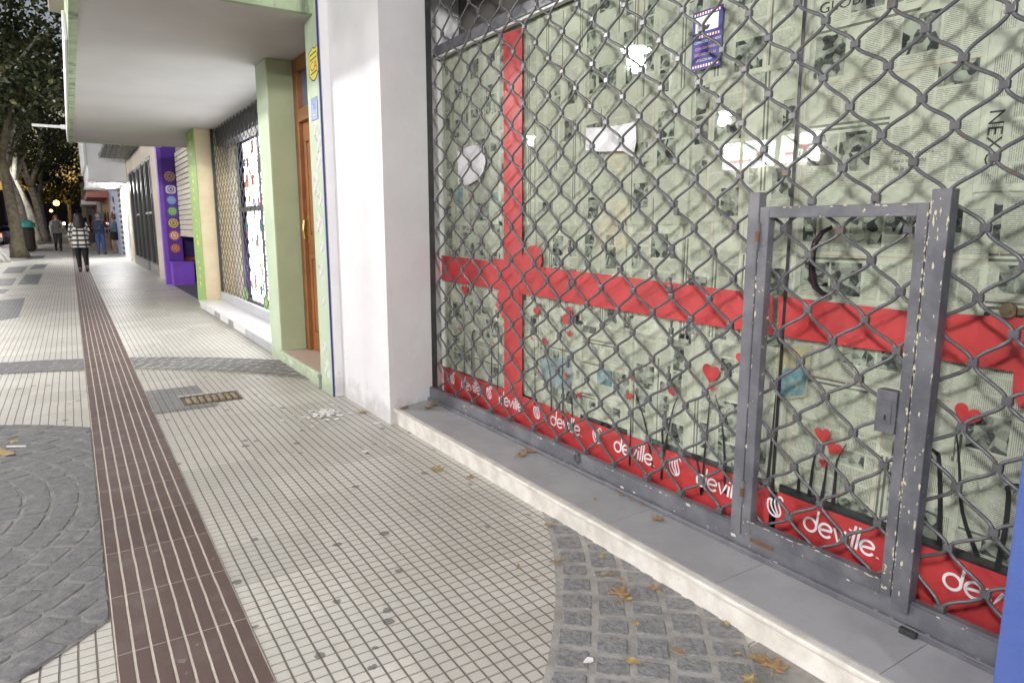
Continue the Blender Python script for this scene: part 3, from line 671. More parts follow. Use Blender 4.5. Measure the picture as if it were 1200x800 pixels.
ST = [([(738, 545), (739, 505), (739, 475)], 'thin straight black stem under the small low heart', 0), ([(765, 548), (757, 500), (748, 470), (741, 450)], 'leaning black stem rising to the small tilted heart', 0),
      ([(775, 562), (777, 530), (776, 505)], 'curled black stem left of the largest heart', 1), ([(778, 535), (783, 505), (790, 475), (795, 465)], 'black stem bending right to the heart behind the lock pins', 0),
      ([(823, 576), (826, 530), (830, 490), (832, 462)], 'left black stem under the largest heart', 0), ([(850, 578), (849, 530), (845, 490), (838, 462)], 'right black stem under the largest heart', 0),
      ([(868, 592), (868, 530), (870, 440)], 'tall black stem beside the left post of the wicket gate', 0), ([(822, 580), (820, 555), (817, 540)], 'short curled stem between the two largest stems', -1),
      ([(900, 560), (906, 500), (909, 462)], 'black stem at the glass door seam', 0), ([(948, 582), (953, 545), (958, 520)], 'left stem of three in the wicket gate', 0), ([(962, 588), (967, 560), (970, 535)], 'middle stem of three in the wicket gate', 0),
      ([(976, 592), (979, 560), (981, 540), (992, 520)], 'right stem of three in the wicket gate', 0), ([(935, 578), (936, 555), (928, 540)], 'thin curved stem left of the three in the wicket gate', 0),
      ([(1146, 652), (1128, 600), (1124, 540), (1120, 500)], 'broad curved black stem under the heart beside the blue pillar', 0), ([(1101, 638), (1102, 580), (1100, 535)], 'black stem next to the lock post', -1),
      ([(1168, 668), (1178, 620), (1182, 580), (1180, 572)], 'curled stem nearest the blue pillar', 1), ([(608, 470), (605, 420), (603, 395)], 'thin black stem crossing the red ribbon', 0),
      ([(627, 475), (627, 440), (626, 400)], 'straight black stem at the left edge of the pale blue picture', 0), ([(646, 482), (645, 440), (638, 410)], 'black stem below the heart beside the pale blue picture', 0),
      ([(660, 490), (659, 440), (660, 395)], 'tall black stem through the pale blue picture', 0), ([(671, 492), (670, 470), (668, 445)], 'short black stem right of the pale blue picture', 0),
      ([(544, 440), (544, 390), (543, 360)], 'black stem under the heart nearest the white pillar', 0), ([(553, 445), (553, 410), (554, 390)], 'curled stem midway between white pillar and ribbon', 1),
      ([(583, 455), (584, 420), (583, 370)], 'tall black stem just left of the ribbon', 0), ([(575, 452), (576, 430), (576, 408)], 'short curled stem just left of the ribbon', 1)]
for px, lab, cu in ST: stem(px, lab, .016 if px[0][0] < 700 else .017, cu)
# torn white papers
for q, lab in (([(536, 178), (552, 171), (567, 170), (569, 190), (565, 208), (548, 217), (537, 216)], 'torn white paper taped on the window left of the red ribbon'),
               ([(687, 150), (712, 149), (745, 143), (746, 165), (742, 184), (730, 177), (702, 178), (686, 176)], 'wide torn white paper with ragged edge right of the red ribbon')):
    pts = [yz(*p, XV) for p in q]; tag(obj('torn_paper', MB().plate(pts, XV-.0015, .0008), 'paper_white', origin=(XV, *pts[0])), lab, 'paper')
# security notice
nq = [yz(813, 13, XV), yz(849, 11, XV), yz(846, 80, XV), yz(811, 88, XV)]
y0, y1, z0, z1 = nq[0][0], nq[1][0]+.004, nq[3][1]+.012, nq[0][1]-.012; W, H = y0-y1, z1-z0
nt_ = tag(obj('security_notice', MB().box(XV-.0016, XV-.0004, y1, y0, z0, z1), 'navy', origin=(XV, y0, z0)), 'small navy notice with camera picture and red and white dashes on the window', 'notice')
b = MB(); xx = XV-.0022
b.plate([(y0-.1*W, z0+.64*H), (y0-.86*W, z0+.64*H), (y0-.86*W, z0+.90*H), (y0-.1*W, z0+.90*H)], xx, .0004, 0)
for zz0 in (.04, .54, .925):
    for i in range(10):
        a = y0-W*(.05+.09*i); b.plate([(a, z0+H*zz0), (a-W*.045, z0+H*zz0), (a-W*.045, z0+H*(zz0+.045)), (a, z0+H*(zz0+.045))], xx, .0004, 0); a -= W*.045
        b.plate([(a, z0+H*zz0), (a-W*.03, z0+H*zz0), (a-W*.03, z0+H*(zz0+.045)), (a, z0+H*(zz0+.045))], xx, .0004, 1)
b.plate([(y0-W*(.34+u*.26), z0+H*(.66+v*.09)) for u, v in ((0, .9), (.15, .3), (.35, 0), (.65, 0), (.85, .3), (1, .9), (.8, .75), (.7, 1), (.5, .7), (.3, 1), (.2, .75))], xx-.0006, .0004, 2)
text_wall(b, 'COMERCIO VIGILADO', W*.088, y0-W*.08, z0+H*.45, xx, 0, sx=1.0)
text_wall(b, 'CON CAMARAS DE', W*.095, y0-W*.12, z0+H*.34, xx, 3); text_wall(b, 'SEGURIDAD LAS', W*.10, y0-W*.10, z0+H*.235, xx, 3); text_wall(b, '«POLICIA de»', W*.09, y0-W*.16, z0+H*.14, xx, 0)
obj('print', b, ['white_vinyl', 'red_print', 'black_vinyl', 'peach_print'], nt_)

# ---- lattice shutter
gr = thing('lattice_shutter', (XS, 2.5, GZ), 'grey wavy lattice shutter closed over the papered shop window', 'shutter')
b = MB(); b.box(2.160, 2.215, .45, 4.505, GZ+.014, .203, bev=.004); obj('bottom_rail', b, 'grey_paint', gr)
b = MB(); b.box(2.140, 2.225, .45, 4.507, GZ+.002, GZ+.016, bev=.003); b.tube([(2.146, .45, GZ+.020), (2.146, 4.505, GZ+.020)], .006, 8); obj('rail_foot', b, 'grey_paint', gr)
b = MB(); b.box(2.165, 2.175, .45, 4.505, .203, .213); obj('rail_lip', b, 'grey_chip', gr)
b = MB(); b.box(2.192, 2.235, 4.516, 4.534, GZ+.003, 3.0); obj('guide_channel', b, 'dark_metal', gr)
EV = [.24, .472, .70, .92, 1.141, 1.362, 1.582, 1.80, 2.02, 2.245, 2.475, 2.71, 2.95, 3.19, 3.434, 3.68, 3.92, 4.165, 4.41, 4.65]
COL = []
for i in range(len(EV)-1): COL += [EV[i], (EV[i]+EV[i+1])/2]
COL.append(EV[-1])                                   # even index = node on the rail row
Z0, PH = .213, .1965
XL = 2.205
ncol = len(COL); TOP = 2.99
def node_z(k, n): return Z0+n*PH+(PH/2 if k % 2 else 0)
cols = [k for k in range(ncol) if .45 < COL[k] < 4.53]
jit = {}
def node(k, n):
    if (k, n) not in jit: jit[(k, n)] = (COL[k]+R.gauss(0, .0042), node_z(k, n)+R.gauss(0, .0055), XL+R.gauss(0, .004))
    return jit[(k, n)]
def rod_mb(k):
    """one wavy rod swinging between node columns k and k+1"""
    pts = []
    seq = []
    for n in range(0, 16):
        if k % 2 == 0: seq += [(k, n), (k+1, n)]
        else: seq += [(k+1, n), (k, n)]
    K = []
    for (c, n) in seq:
        y, z, x = node(c, n); s_ = 1 if c == k else -1           # this rod lies on the +y side of column k, -y side of column k+1
        K.append((x, y+s_*.0055, z))
    K = [p for p in K if p[2] < TOP+.1]
    for i in range(len(K)-1):
        a, c = K[i], K[i+1]
        for t in (0, .07, .14, .22, .32, .42, .5, .58, .68, .78, .86, .93):
            s_ = (t-.10)/.80; s_ = min(max(s_, 0), 1); e = s_*s_*(3-2*s_); e = .72*e+.28*s_
            pts.append((a[0]+(c[0]-a[0])*t, a[1]+(c[1]-a[1])*e, a[2]+(c[2]-a[2])*t))
    pts.append(K[-1]); pts = [p for p in pts if p[2] <= TOP]
    b = MB(); b.tube(pts, .0061, 7); return b
for k in range(ncol-1):
    if .47 < COL[k] and COL[k+1] < 4.53: obj('wavy_rod', rod_mb(k), 'rod', gr, True)
def clip_mb(p, low):
    y, z, x = p; b = MB()
    if low:
        b.box(x-.013, x+.013, y-.015, y+.015, z-.012, z+.014, 0, .003); b.box(x-.018, x-.010, y-.017, y+.017, z-.014, z-.008, 0, .001)
    else: b.box(x-.0085, x+.0085, y-.0140, y+.0140, z-.0115, z+.0115, 0, .0028)
    return b
allc = []
for k in cols:
    for n in range(15):
        p = node(k, n)
        if p[1] < TOP and not (1.055 < p[0] < 1.10 and p[1] < 1.5): allc.append((p[0], k, n))
allc.sort(); near, far = allc[:92], allc[92:]
for _, k, n in near: obj('clip', clip_mb(node(k, n), k % 2 == 0 and n == 0), 'rod', gr)
b = MB()
for _, k, n in far:
    c = clip_mb(node(k, n), k % 2 == 0 and n == 0); b.add(c.v, c.f)
tag(obj('far_clips', b, 'rod', gr), kind='stuff')
# locking pins standing on a few nodes
for px, py in ((786, 335), (787, 385), (784, 438), (780, 490), (776, 530), (668, 290), (667, 335), (668, 372), (666, 425), (660, 462), (664, 500), (793, 245), (789, 296)):
    y, z = yz(px, py, XL-.012); b = MB(); b.tube([(XL-.014, y, z-.022), (XL-.014, y, z+.030)], .0052, 8); b.box(XL-.020, XL-.008, y-.011, y+.011, z-.026, z+.004, 0, .003); b.tube([(XL-.014, y, z+.030), (XL-.014, y, z+.036)], .008, 8)
    obj('lock_pin', b, 'rod', gr)
b = MB(); y, z = yz(676, 537, 2.155); b.tube([(2.152, y+.02*math.cos(t), z+.024*math.sin(t)) for t in [i*math.pi/8 for i in range(17)]], .0055, 8); b.box(2.150, 2.166, y-.012, y+.012, z+.018, z+.036, 0, .003); obj('padlock_ring', b, 'rod', gr)
# wicket gate
YL1, YL0 = 1.703, 1.652; YR1, YR0 = 1.055, .995
b = MB(); b.box(2.150, 2.192, YL0+.003, YL1, .178, 1.522, bev=.004); obj('hinge_post', b, 'grey_paint', gr)
b = MB(); b.box(2.146, 2.194, YR0, YR1-.004, .170, 1.507, bev=.004); obj('lock_post', b, 'grey_chip', gr)
b = MB(); b.box(2.153, 2.190, YL0-.040, YL0, .198, 1.468, bev=.003); b.box(2.153, 2.190, YR1+.002, YR1+.036, .198, 1.468, bev=.003)
b.box(2.1535, 2.1895, YR1+.0362, YL0-.0402, 1.428, 1.468, bev=.003); b.box(2.1535, 2.1895, YR1+.0362, YL0-.0402, .198, .248, bev=.003)
wk = obj('wicket_gate', b, 'grey_chip', gr)
b = MB(); y, z = yz(1051, 485, 2.15); b.box(2.146, 2.185, YR1+.0365, YR1+.102, z-.070, z+.070, bev=.003); b.box(2.1435, 2.1462, YR1+.050, YR1+.088, z-.040, z+.038, bev=.001); b.box(2.1420, 2.1440, YR1+.066, YR1+.071, z-.026, z-.010, 1); obj('lock_box', b, ['grey_chip', 'black'], wk)
b = MB()
def chips(yc, za, zb, n, spread, xf):
    for i in range(n):
        z_ = R.uniform(za, zb); y_ = yc+R.gauss(0, spread); a_ = abs(R.gauss(.0008, .0015))+.0008; l_ = a_*R.uniform(1, 4.5); m_ = 7
        b.plate([(y_+a_*math.cos(2*math.pi*k/m_)*R.uniform(.5, 1.2), z_+l_*math.sin(2*math.pi*k/m_)*R.uniform(.5, 1.2)) for k in range(m_)], xf, .0003)
chips(YR1-.0065, .2, 1.5, 90, .0016, 2.1455); chips(YR0+.003, .2, 1.5, 26, .0012, 2.1455); chips(1.025, 1.36, 1.5, 14, .013, 2.1455); chips(YR1+.005, .25, 1.46, 34, .0025, 2.1525); chips(1.025, .18, 1.3, 14, .012, 2.1455); chips(YL0-.004, .2, 1.4, 14, .003, 2.1525)
for y_ in [YR1+.05+.012*k for k in range(44)]:
    if R.random() < .45: z_ = .2465+R.gauss(0, .002); l_ = abs(R.gauss(.004, .004))+.002; b.plate([(y_-l_, z_-.0015), (y_+l_, z_-.002), (y_+l_*.6, z_+.0018), (y_-l_*.7, z_+.0014)], 2.1525, .0003)
    if R.random() < .3: z_ = 1.465+R.gauss(0, .002); l_ = abs(R.gauss(.004, .005))+.002; b.plate([(y_-l_, z_-.002), (y_+l_, z_-.002), (y_+l_*.6, z_+.002), (y_-l_*.7, z_+.0014)], 2.1525, .0003)
tag(obj('bare_spots', b, mat('bare_cream_undercoat', (.62, .56, .40), .7), wk), kind='stuff')
b = MB()
for i in range(70): y_ = R.uniform(.7, 4.45); z_ = R.choice((.2015, .128, R.uniform(.13, .2))); a_ = abs(R.gauss(.0015, .0025))+.0012; b.plate([(y_-a_*1.8, z_-a_*.6), (y_+a_, z_-a_*.8), (y_+a_*1.6, z_+a_*.5), (y_-a_, z_+a_*.7)], 2.1595, .0003)
tag(obj('bare_spots', b, mat('bare_pale_undercoat', (.62, .60, .55), .7), gr), kind='stuff')
for zz_ in (1.36, .36): b = MB(); b.tube([(2.148, YL0+.001, zz_-.05), (2.148, YL0+.001, zz_+.05)], .0075, 10); b.tube([(2.148, YL0+.001, zz_-.018), (2.148, YL0+.001, zz_+.018)], .0085, 10, 1); obj('hinge', b, ['grey_paint', 'rust'], wk)
b = MB(); y, z = yz(905, 644, 2.15); b.box(2.1535, 2.1545, YL0-.15, YL0-.045, .170, .186, 0); obj('rust_gap', b, 'rust', wk)
b = MB(); p = on_z(1068, 743, GZ); b.box(p.x-.028, p.x+.022, p.y-.024, p.y+.028, GZ+.002, GZ+.022, bev=.003); tag(obj('floor_latch', b, 'dark_metal', origin=(p.x, p.y, GZ)), 'small dark floor latch block on the grey step beside the lock post', 'latch')
# ================================================================ GREEN HOUSE
AZ = 3.0
hs = thing('green_house', (1.74, 9.0, 0), 'pale green house front with deep flat canopy over the pavement beside the white pillar', 'house')
b = MB(); b.box(1.72, 2.06, 5.412, 5.74, 0, AZ+.6, bev=.004); obj('pilaster', b, 'green_wall', hs)
b = MB(); b.box(1.7165, 1.7215, 5.404, 5.4235, 0, AZ+.6); b.box(1.7215, 1.727, 5.4055, 5.4115, 0, AZ+.6); obj('painted_edge', b, 'blue_line', hs)
b = MB(); b.box(1.7325, 1.80, 5.3965, 5.4115, 0.002, 3.6); obj('painted_return', b, 'white_wall', hs)
b = MB(); b.box(1.738, 1.985, 7.13, 7.56, 0, AZ, bev=.004); b.box(1.9855, 2.9, 7.132, 7.555, 0, AZ); obj('post', b, 'green_wall', hs)
b = MB(); b.box(1.752, 1.975, 7.126, 7.131, .121, AZ-.005); obj('post_reveal', b, 'olive_wall', hs)
b = MB(); b.box(.20, 1.735, 5.53, 16.05, AZ+.02, AZ+.22); b.box(1.735, 3.2, 5.74, 16.05, AZ+.02, AZ+.22); b.box(.205, 2.9, 5.56, 16.0, AZ+.004, AZ+.02); obj('canopy', b, 'soffit', hs)
b = MB(); b.box(.135, .20, 5.50, 16.05, AZ-.035, AZ+.30, bev=.006); obj('drip_edge', b, 'green_dirty', hs)
b = MB(); b.box(.20, 1.7195, 5.50, 5.555, AZ, AZ+.62, bev=.004); obj('fascia', b, 'green_dirty', hs)
b = MB(); b.box(.20, 1.735, 16.0, 16.06, AZ-.01, AZ+.3); obj('rear_fascia', b, 'green_wall', hs)
b = MB(); b.box(1.75, 3.4, 5.74, 13.6, AZ+.22, 7.5); obj('upper_wall', b, 'green_wall', hs)
b = MB(); b.box(.03, 1.75, 11.0, 12.4, 4.44, 4.62, bev=.01); obj('upper_balcony', b, 'beige_wall', hs)
b = MB(); b.box(1.735, 2.5, 5.741, 7.40, 0, .112, 0); b.box(1.727, 1.748, 5.741, 7.20, .095, .120, 0, .005); b.box(1.748, 2.5, 5.741, 7.127, .112, .121, 1)
for y_, l in ((6.15, .06), (6.72, .10), (7.02, .05)): b.box(1.7335, 1.7355, y_, y_+l, .02+R.random()*.03, .06+R.random()*.04, 2)
obj('doorstep', b, ['green_wall', mat('pinkish_threshold', (.50, .40, .33), .5, (.44, .35, .29), 5, .6), 'white_wall'], hs)
b = MB(); p = on_z(375, 456); b.lathe(p.x+.02, p.y+.02, [(.022, 0), (.022, .10), (.03, .105), (.03, .125), (.022, .13)], 14); obj('pipe_stub', b, mat('grey_green_pipe', (.22, .25, .19), .7), hs)
b = MB(); b.box(1.738, 2.0, 5.741, 5.80, .121, .62, bev=.004); obj('plinth_block', b, 'green_wall', hs)
# wooden street door in the recess
XD = 2.02
b = MB(); b.box(XD-.03, XD+.06, 6.99, 7.125, .121, AZ-.004, bev=.004); b.box(XD-.03, XD+.06, 5.742, 5.80, .121, AZ-.004); b.box(XD-.03, XD+.06, 5.801, 6.989, AZ-.12, AZ-.004, bev=.004); b.box(XD-.035, XD+.06, 5.801, 6.989, 2.40, 2.52, bev=.005)
obj('door_frame', b, 'wood', hs)
b = MB(); b.box(XD+.01, XD+.05, 5.802, 6.988, .125, 2.398)
for y0_, y1_ in ((6.45, 6.90), (5.85, 6.30)):
    for z0_, z1_ in ((.28, 1.12), (1.26, 2.26)):
        for q in ((y0_, y1_, z0_, z0_+.05), (y0_, y1_, z1_-.05, z1_), (y0_, y0_+.05, z0_+.051, z1_-.051), (y1_-.05, y1_, z0_+.051, z1_-.051)): b.box(XD-.008, XD+.0095, *q, 0, .004)
        b.box(XD-.002, XD+.0095, y0_+.07, y1_-.07, z0_+.07, z1_-.07, 0, .003)
dr = obj('door', b, 'wood', hs)
b = MB(); b.box(XD+.0, XD+.009, 6.925, 6.965, 1.22, 1.50, bev=.003); b.tube([(XD+.005, 6.945, 1.26), (XD-.035, 6.945, 1.27), (XD-.045, 6.945, 1.36), (XD-.035, 6.945, 1.45), (XD+.005, 6.945, 1.46)], .009, 8); obj('handle', b, 'brass', dr)
b = MB(); b.box(XD+.02, XD+.03, 5.802, 6.988, 2.521, AZ-.121); obj('transom_glass', b, mat('bluish_glass', (.16, .21, .30), .15), hs)
b = MB(); b.box(XD+.08, XD+.12, 5.74, 7.13, 0, AZ); obj('back_wall', b, 'dark_metal', hs)
# torn poster scraps, sticker, number plate
XQ = 1.7185
for i, (px, py, w, h) in enumerate(((370, 150, .045, .13), (374, 168, .05, .16), (374, 190, .06, .14), (371, 215, .05, .2), (376, 235, .06, .12), (374, 262, .055, .18), (378, 290, .04, .15), (377, 318, .05, .16), (380, 352, .03, .10), (381, 408, .045, .13), (383, 432, .05, .16))):
    y, z = yz(px, py, XQ); n = 14; pts = []
    for k in range(n):
        t = 2*math.pi*k/n; q = R.uniform(.6, 1.15); pts.append((min(max(y+1.7*w*math.cos(t)*q, 5.425), 5.73), z+h*.55*math.sin(t)*q))
    tag(obj('poster_scrap', MB().plate(pts, XQ, .0006), 'paper_scrap', origin=(XQ, y, z)), 'torn white remnant of peeled posters stuck on the green pilaster', 'poster scrap', 'peeled poster scraps on the green pilaster')
y, z = yz(367.3, 75, XQ); a = (yz(361.2, 75, XQ)[0]-yz(373.2, 75, XQ)[0])*.5/1.1; h = yz(367, 55, XQ)[1]-yz(367, 95, XQ)[1]
sh = [(-.42, .28), (-.5, .36), (-.30, .42), (-.12, .46), (.02, .5), (.12, .44), (.30, .46), (.46, .5), (.5, .40), (.42, .25), (.46, .02), (.5, -.26), (.2, -.46), (0, -.52), (-.22, -.47), (-.46, -.32), (-.46, -.02)]
st = tag(obj('shield_sticker', MB().plate([(y-u*2*a*1.1, z+v*h*1.02) for u, v in sh], XQ, .0006), 'black_vinyl', origin=(XQ, y, z)), 'yellow shield sticker with red letters CA high on the green pilaster', 'sticker')
b = MB(); b.plate([(y-u*2*a*1.0, z+v*h*.95) for u, v in sh], XQ-.0008, .0004, 0); text_wall(b, 'CA', h*.42, y+a*.72, z-h*.20, XQ-.0012, 1, sx=a*1.44/(h*.42*1.32))
for q in (.27, .12, -.30): b.plate([(y+a*.7, z+h*q-.002), (y-a*.7, z+h*q+.008), (y-a*.7, z+h*q+.018), (y+a*.7, z+h*q+.008)], XQ-.0012, .0003, 2)
obj('print', b, ['shield_y', 'red_print', 'black_vinyl'], st)
y, z = yz(368.5, 128, XQ); b = MB(); b.box(XQ-.004, XQ+.0008, y-.085, y+.085, z-.085, z+.085, 0, .002)
for q in ((.074, .080, -.075, .075), (-.080, -.074, -.075, .075)): b.box(XQ-.0052, XQ-.0042, y+q[0], y+q[1], z+q[2], z+q[3], 1)
b.tube([(XQ-.0045, y+.028*math.cos(t), z+.022+.024*math.sin(t)) for t in [k*math.pi/6 for k in range(13)]], .003, 6, 1); b.box(XQ-.0052, XQ-.0042, y-.03, y+.03, z-.05, z-.040, 1)
tag(obj('number_plate', b, ['blue_plate', mat('pale_blue_enamel', (.45, .55, .75), .4)], origin=(XQ, y, z)), 'small blue enamel house plate on the green pilaster', 'plate')
b = MB(); b.box(.108, .132, 7.3, 15.95, AZ-.02, AZ+.22, bev=.004); tag(obj('edge_banner', b, 'paper_white', origin=(.12, 11, AZ)), 'long white board fixed along the outer edge of the flat canopy', 'board')
b = MB(); b.tube([(-.42, 15.9, 3.25), (.06, 15.9, 3.25)], .028, 12); b.box(.03, .134, 15.86, 15.94, 3.21, 3.29, 0, .005); tag(obj('tube_bracket', b, 'paper_white', origin=(0, 15.9, 3.25)), 'white tube sticking out from the far corner of the flat canopy', 'bracket')

# ---- second shop: white slab step, lattice grille, bright display
s2 = thing('shop_threshold', (1.8, 10, 0), 'white slab step with broken edge tiles below the second lattice grille', 'step')
b = MB(); b.box(1.795, 2.6, 7.562, 12.74, 0, .105); obj('base', b, 'concrete', s2)
b = MB(); b.box(1.765, 2.6, 7.562, 12.74, .105, .130, bev=.003); obj('slab', b, 'marble', s2)
M['grey_marble'] = mat('grey_blue_marble', (.42, .44, .47), .35, (.30, .31, .34), 5, .8)
for y0_, y1_ in ((7.562, 8.05), (8.06, 8.56), (8.57, 9.05)): obj('edge_tile', MB().box(1.772, 1.794, y0_, y1_, .004, .104, 0, .003), 'grey_marble', s2)
for y0_, y1_ in ((9.10, 9.85), (10.25, 10.85), (11.35, 12.1), (12.16, 12.7)): obj('edge_tile', MB().box(1.775, 1.794, y0_, y1_, .012, .104, 0, .003), 'marble', s2)
g2 = thing('lattice_grille', (2.15, 10.1, .13), 'dark lattice grille closed before the brightly lit display shop past the green post', 'grille')
b = MB(); b.box(2.12, 2.18, 7.562, 12.74, .132, .27, bev=.004); obj('bottom_rail', b, mat('pale_grey_rail', (.42, .42, .44), .4), g2)
b = MB(); b.box(2.13, 2.17, 12.68, 12.738, .27, AZ, bev=.003); obj('side_channel', b, 'dark_metal', g2)
dy, dz = .115, .20; k = 0; y_ = 7.60
while y_ < 12.6:
    pts = []; n = int((AZ-.27)/(dz/2))
    for i in range(n+1):
        a = y_+(dy if (i+k) % 2 else .004); z_ = .272+i*dz/2
        pts += [(2.15, a, min(z_+.008, AZ)), (2.15, a, min(z_+.014, AZ))] if i == 0 else [(2.15, a, min(z_-.008, AZ)), (2.15, a, min(z_+.008, AZ))]
    b = MB(); b.tube(pts, .0048, 5); obj('wavy_rod', b, 'dark_metal', g2); y_ += dy+.004; k += 1
w2 = thing('display_window', (2.4, 10.1, .13), 'brightly lit shop display of white papers and stickers behind the second grille', 'window')
b = MB(); b.box(2.38, 2.42, 12.05, 12.74, .131, 2.72); obj('side_panel', b, 'beige_wall', w2)
b = MB(); b.box(2.22, 2.42, 7.562, 12.74, 2.72, AZ-.004); obj('shutter_box', b, 'dark_metal', w2)
b = MB(); b.box(2.50, 2.54, 7.562, 12.05, .131, 2.72); obj('lit_panel', b, 'shop_glow', w2)
b = MB()
for y_ in (8.65, 9.55, 10.5, 12.0): b.box(2.385, 2.41, y_, y_+.05, .131, 2.715, 0)
b.box(2.37, 2.40, 8.72, 12.0, 1.62, 1.70); b.box(2.37, 2.40, 9.62, 10.5, 2.16, 2.36); b.box(2.37, 2.40, 7.562, 12.0, .131, .22); obj('frame', b, 'dark_metal', w2)
cols_ = ['paper_white', 'paper_white', 'paper_white', 'far_pink', 'far_blue', 'yellow', 'orange', 'paper_white', 'teal', 'red_print']
cat_ = [obj]; 
b = MB(); msl = list(dict.fromkeys(cols_))
for i in range(150):
    y_ = R.uniform(7.8, 11.95); z_ = R.uniform(.3, 2.5); w = R.uniform(.04, .18); h = R.uniform(.05, .2); x_ = 2.485-.0015*i/4
    b.plate([(y_, z_), (y_-w, z_), (y_-w, z_+h), (y_, z_+h)], x_, .001, msl.index(R.choice(cols_)))
tag(obj('display_goods', b, msl, w2), kind='stuff')
b = MB()
for (px, py) in ((288, 348), (312, 356)):
    y, z = yz(px, py, 2.35); n = 12; pts = [(y+(.10+.03*(k % 2))*math.cos(2*math.pi*k/n)*1.6, z+.16*math.sin(2*math.pi*k/n)*R.uniform(.7, 1.1)) for k in range(n)]; b.plate(pts, 2.352, .001)
obj('green_sticker', b, 'lime', w2)
# cream tiled pillar
cp = thing('cream_pillar', (1.88, 13.1, 0), 'cream tiled pillar with lime green and yellow painted edge between grille and purple shop', 'pillar')
b = MB(); b.box(1.885, 2.5, 12.75, 13.6, 0, AZ)
for z_ in [i*.42+.2 for i in range(7)]: b.box(1.9, 2.4, 12.7485, 12.7505, z_, z_+.003, 1)
obj('shaft', b, ['cream_tile', mat('cream_joint', (.50, .42, .27), .8)], cp)
b = MB(); b.box(1.874, 1.886, 12.74, 13.6, 0, AZ, 0, .002); i = 0; z_ = .35
while z_ < 2.9:
    b.box(1.8715, 1.8745, 13.0+.15*R.random(), 13.22, z_, z_+.03+.06*R.random(), 1); z_ += .11+.09*R.random(); i += 1
obj('painted_strip', b, ['lime', 'yellow'], cp)

# ---- purple shop
ps = thing('purple_shop', (1.95, 16, 0), 'purple painted shop with half lowered beige roller shutter past the cream pillar', 'shop')
b = MB(); z_ = 1.20
while z_ < 3.1: b.box(2.235, 2.262, 13.6, 18.25, z_, z_+.098, 0, .02); z_ += .112
b.box(2.264, 2.27, 13.6, 18.25, 1.2, 3.2, 1); b.box(2.225, 2.275, 13.6, 18.25, 1.155, 1.20, 0, .005); obj('roller_shutter', b, ['slat', 'joint'], ps)
b = MB(); b.box(2.95, 3.0, 13.6, 18.9, 0, 3.3); b.box(2.27, 2.95, 18.88, 18.92, 0, 3.3); obj('back_wall', b, 'purple', ps)
b = MB(); b.box(2.90, 2.949, 16.3, 16.8, 0, 2.2); b.box(2.30, 2.94, 18.80, 18.87, .55, .62); obj('orange_stripe', b, 'orange', ps)
b = MB(); b.box(1.95, 2.95, 13.6, 18.3, .003, .012); obj('floor', b, mat('dark_grey_floor', (.10, .10, .11), .6), ps)
b = MB(); b.box(1.95, 2.27, 18.3, 19.1, 0, 3.6, bev=.006); obj('pillar', b, 'purple', ps)
b = MB(); b.box(1.86, 1.949, 18.32, 18.6, 0, 3.6, bev=.004); b2 = MB(); obj('painted_edge', b, 'lilac', ps)
b = MB(); b.box(2.0, 3.4, 13.6, 30, 3.75, 8); obj('upper_wall', b, 'far_grey', ps)
MANDALA = [((.50, .33, .12), (.16, .10, .30)), ((.60, .58, .62), (.12, .03, .30)), ((.14, .25, .55), (.30, .40, .62)), ((.10, .35, .10), (.35, .50, .20)), ((.60, .47, .08), (.20, .12, .05)), ((.60, .20, .06), (.70, .60, .50)), ((.50, .05, .08), (.45, .40, .12))]
MN = ['gold mandala sign at the top of the purple pillar', 'white lotus sign second from the top of the purple pillar', 'blue mandala sign on the purple pillar', 'green mandala sign on the purple pillar', 'yellow mandala sign on the purple pillar', 'orange lotus sign on the purple pillar', 'dark red mandala sign lowest on the purple pillar']
for i, (px, py, r) in enumerate(((193, 206.5, .125), (194, 222, .11), (195.2, 234.5, .11), (196, 247.5, .11), (198, 261.5, .115), (199, 276, .12), (199.5, 291, .12))):
    p = on_y(px, py, 18.29); xx_ = 2.105; m1 = mat('mandala_ring', MANDALA[i][0], .5); m2 = mat('mandala_heart', MANDALA[i][1], .5); b = MB(); n = 48
    def disc(r0, petals, amp, y_, mi, sx=1):
        pts = [(xx_+sx*(r0+amp*abs(math.sin(petals*t/2)))*math.cos(t), p.z+(r0+amp*abs(math.sin(petals*t/2)))*math.sin(t)) for t in [2*math.pi*k/n for k in range(n)]]
        b.add([(x, y_, z) for x, z in pts], [tuple(range(n))], mi)
    disc(r*.82, 12 if i != 1 else 4, r*.18, 18.2965, 0, 1.15 if i == 1 else 1); disc(r*.60, 8, r*.1, 18.2955, 1); disc(r*.40, 6, r*.12, 18.2945, 0); disc(r*.20, 3, r*.1, 18.2935, 1)
    tag(obj('mandala_sign', b, [m1, m2], origin=(xx_, 18.296, p.z)), MN[i], 'sign', 'round signs down the purple pillar')
b = MB(); b.box(1.95, 2.42, 17.80, 18.29, 0, .52, bev=.012); b.box(1.93, 2.44, 17.79, 18.295, .52, .56, 0, .008); tag(obj('purple_box', b, 'lilac', origin=(2.2, 18, 0)), 'lilac wooden box standing at the foot of the purple pillar', 'box')
b = MB(); b.box(2.52, 2.58, 17.3, 17.9, 0, .52, bev=.006); b.box(2.58, 2.9, 17.84, 17.9, 0, .52); b.box(2.50, 2.92, 17.28, 17.92, .52, .56, bev=.006); b.box(2.84, 2.9, 17.3, 17.84, 0, .52); tag(obj('purple_bench', b, 'lilac', origin=(2.7, 17.6, 0)), 'open fronted lilac bench inside the purple shop', 'bench')

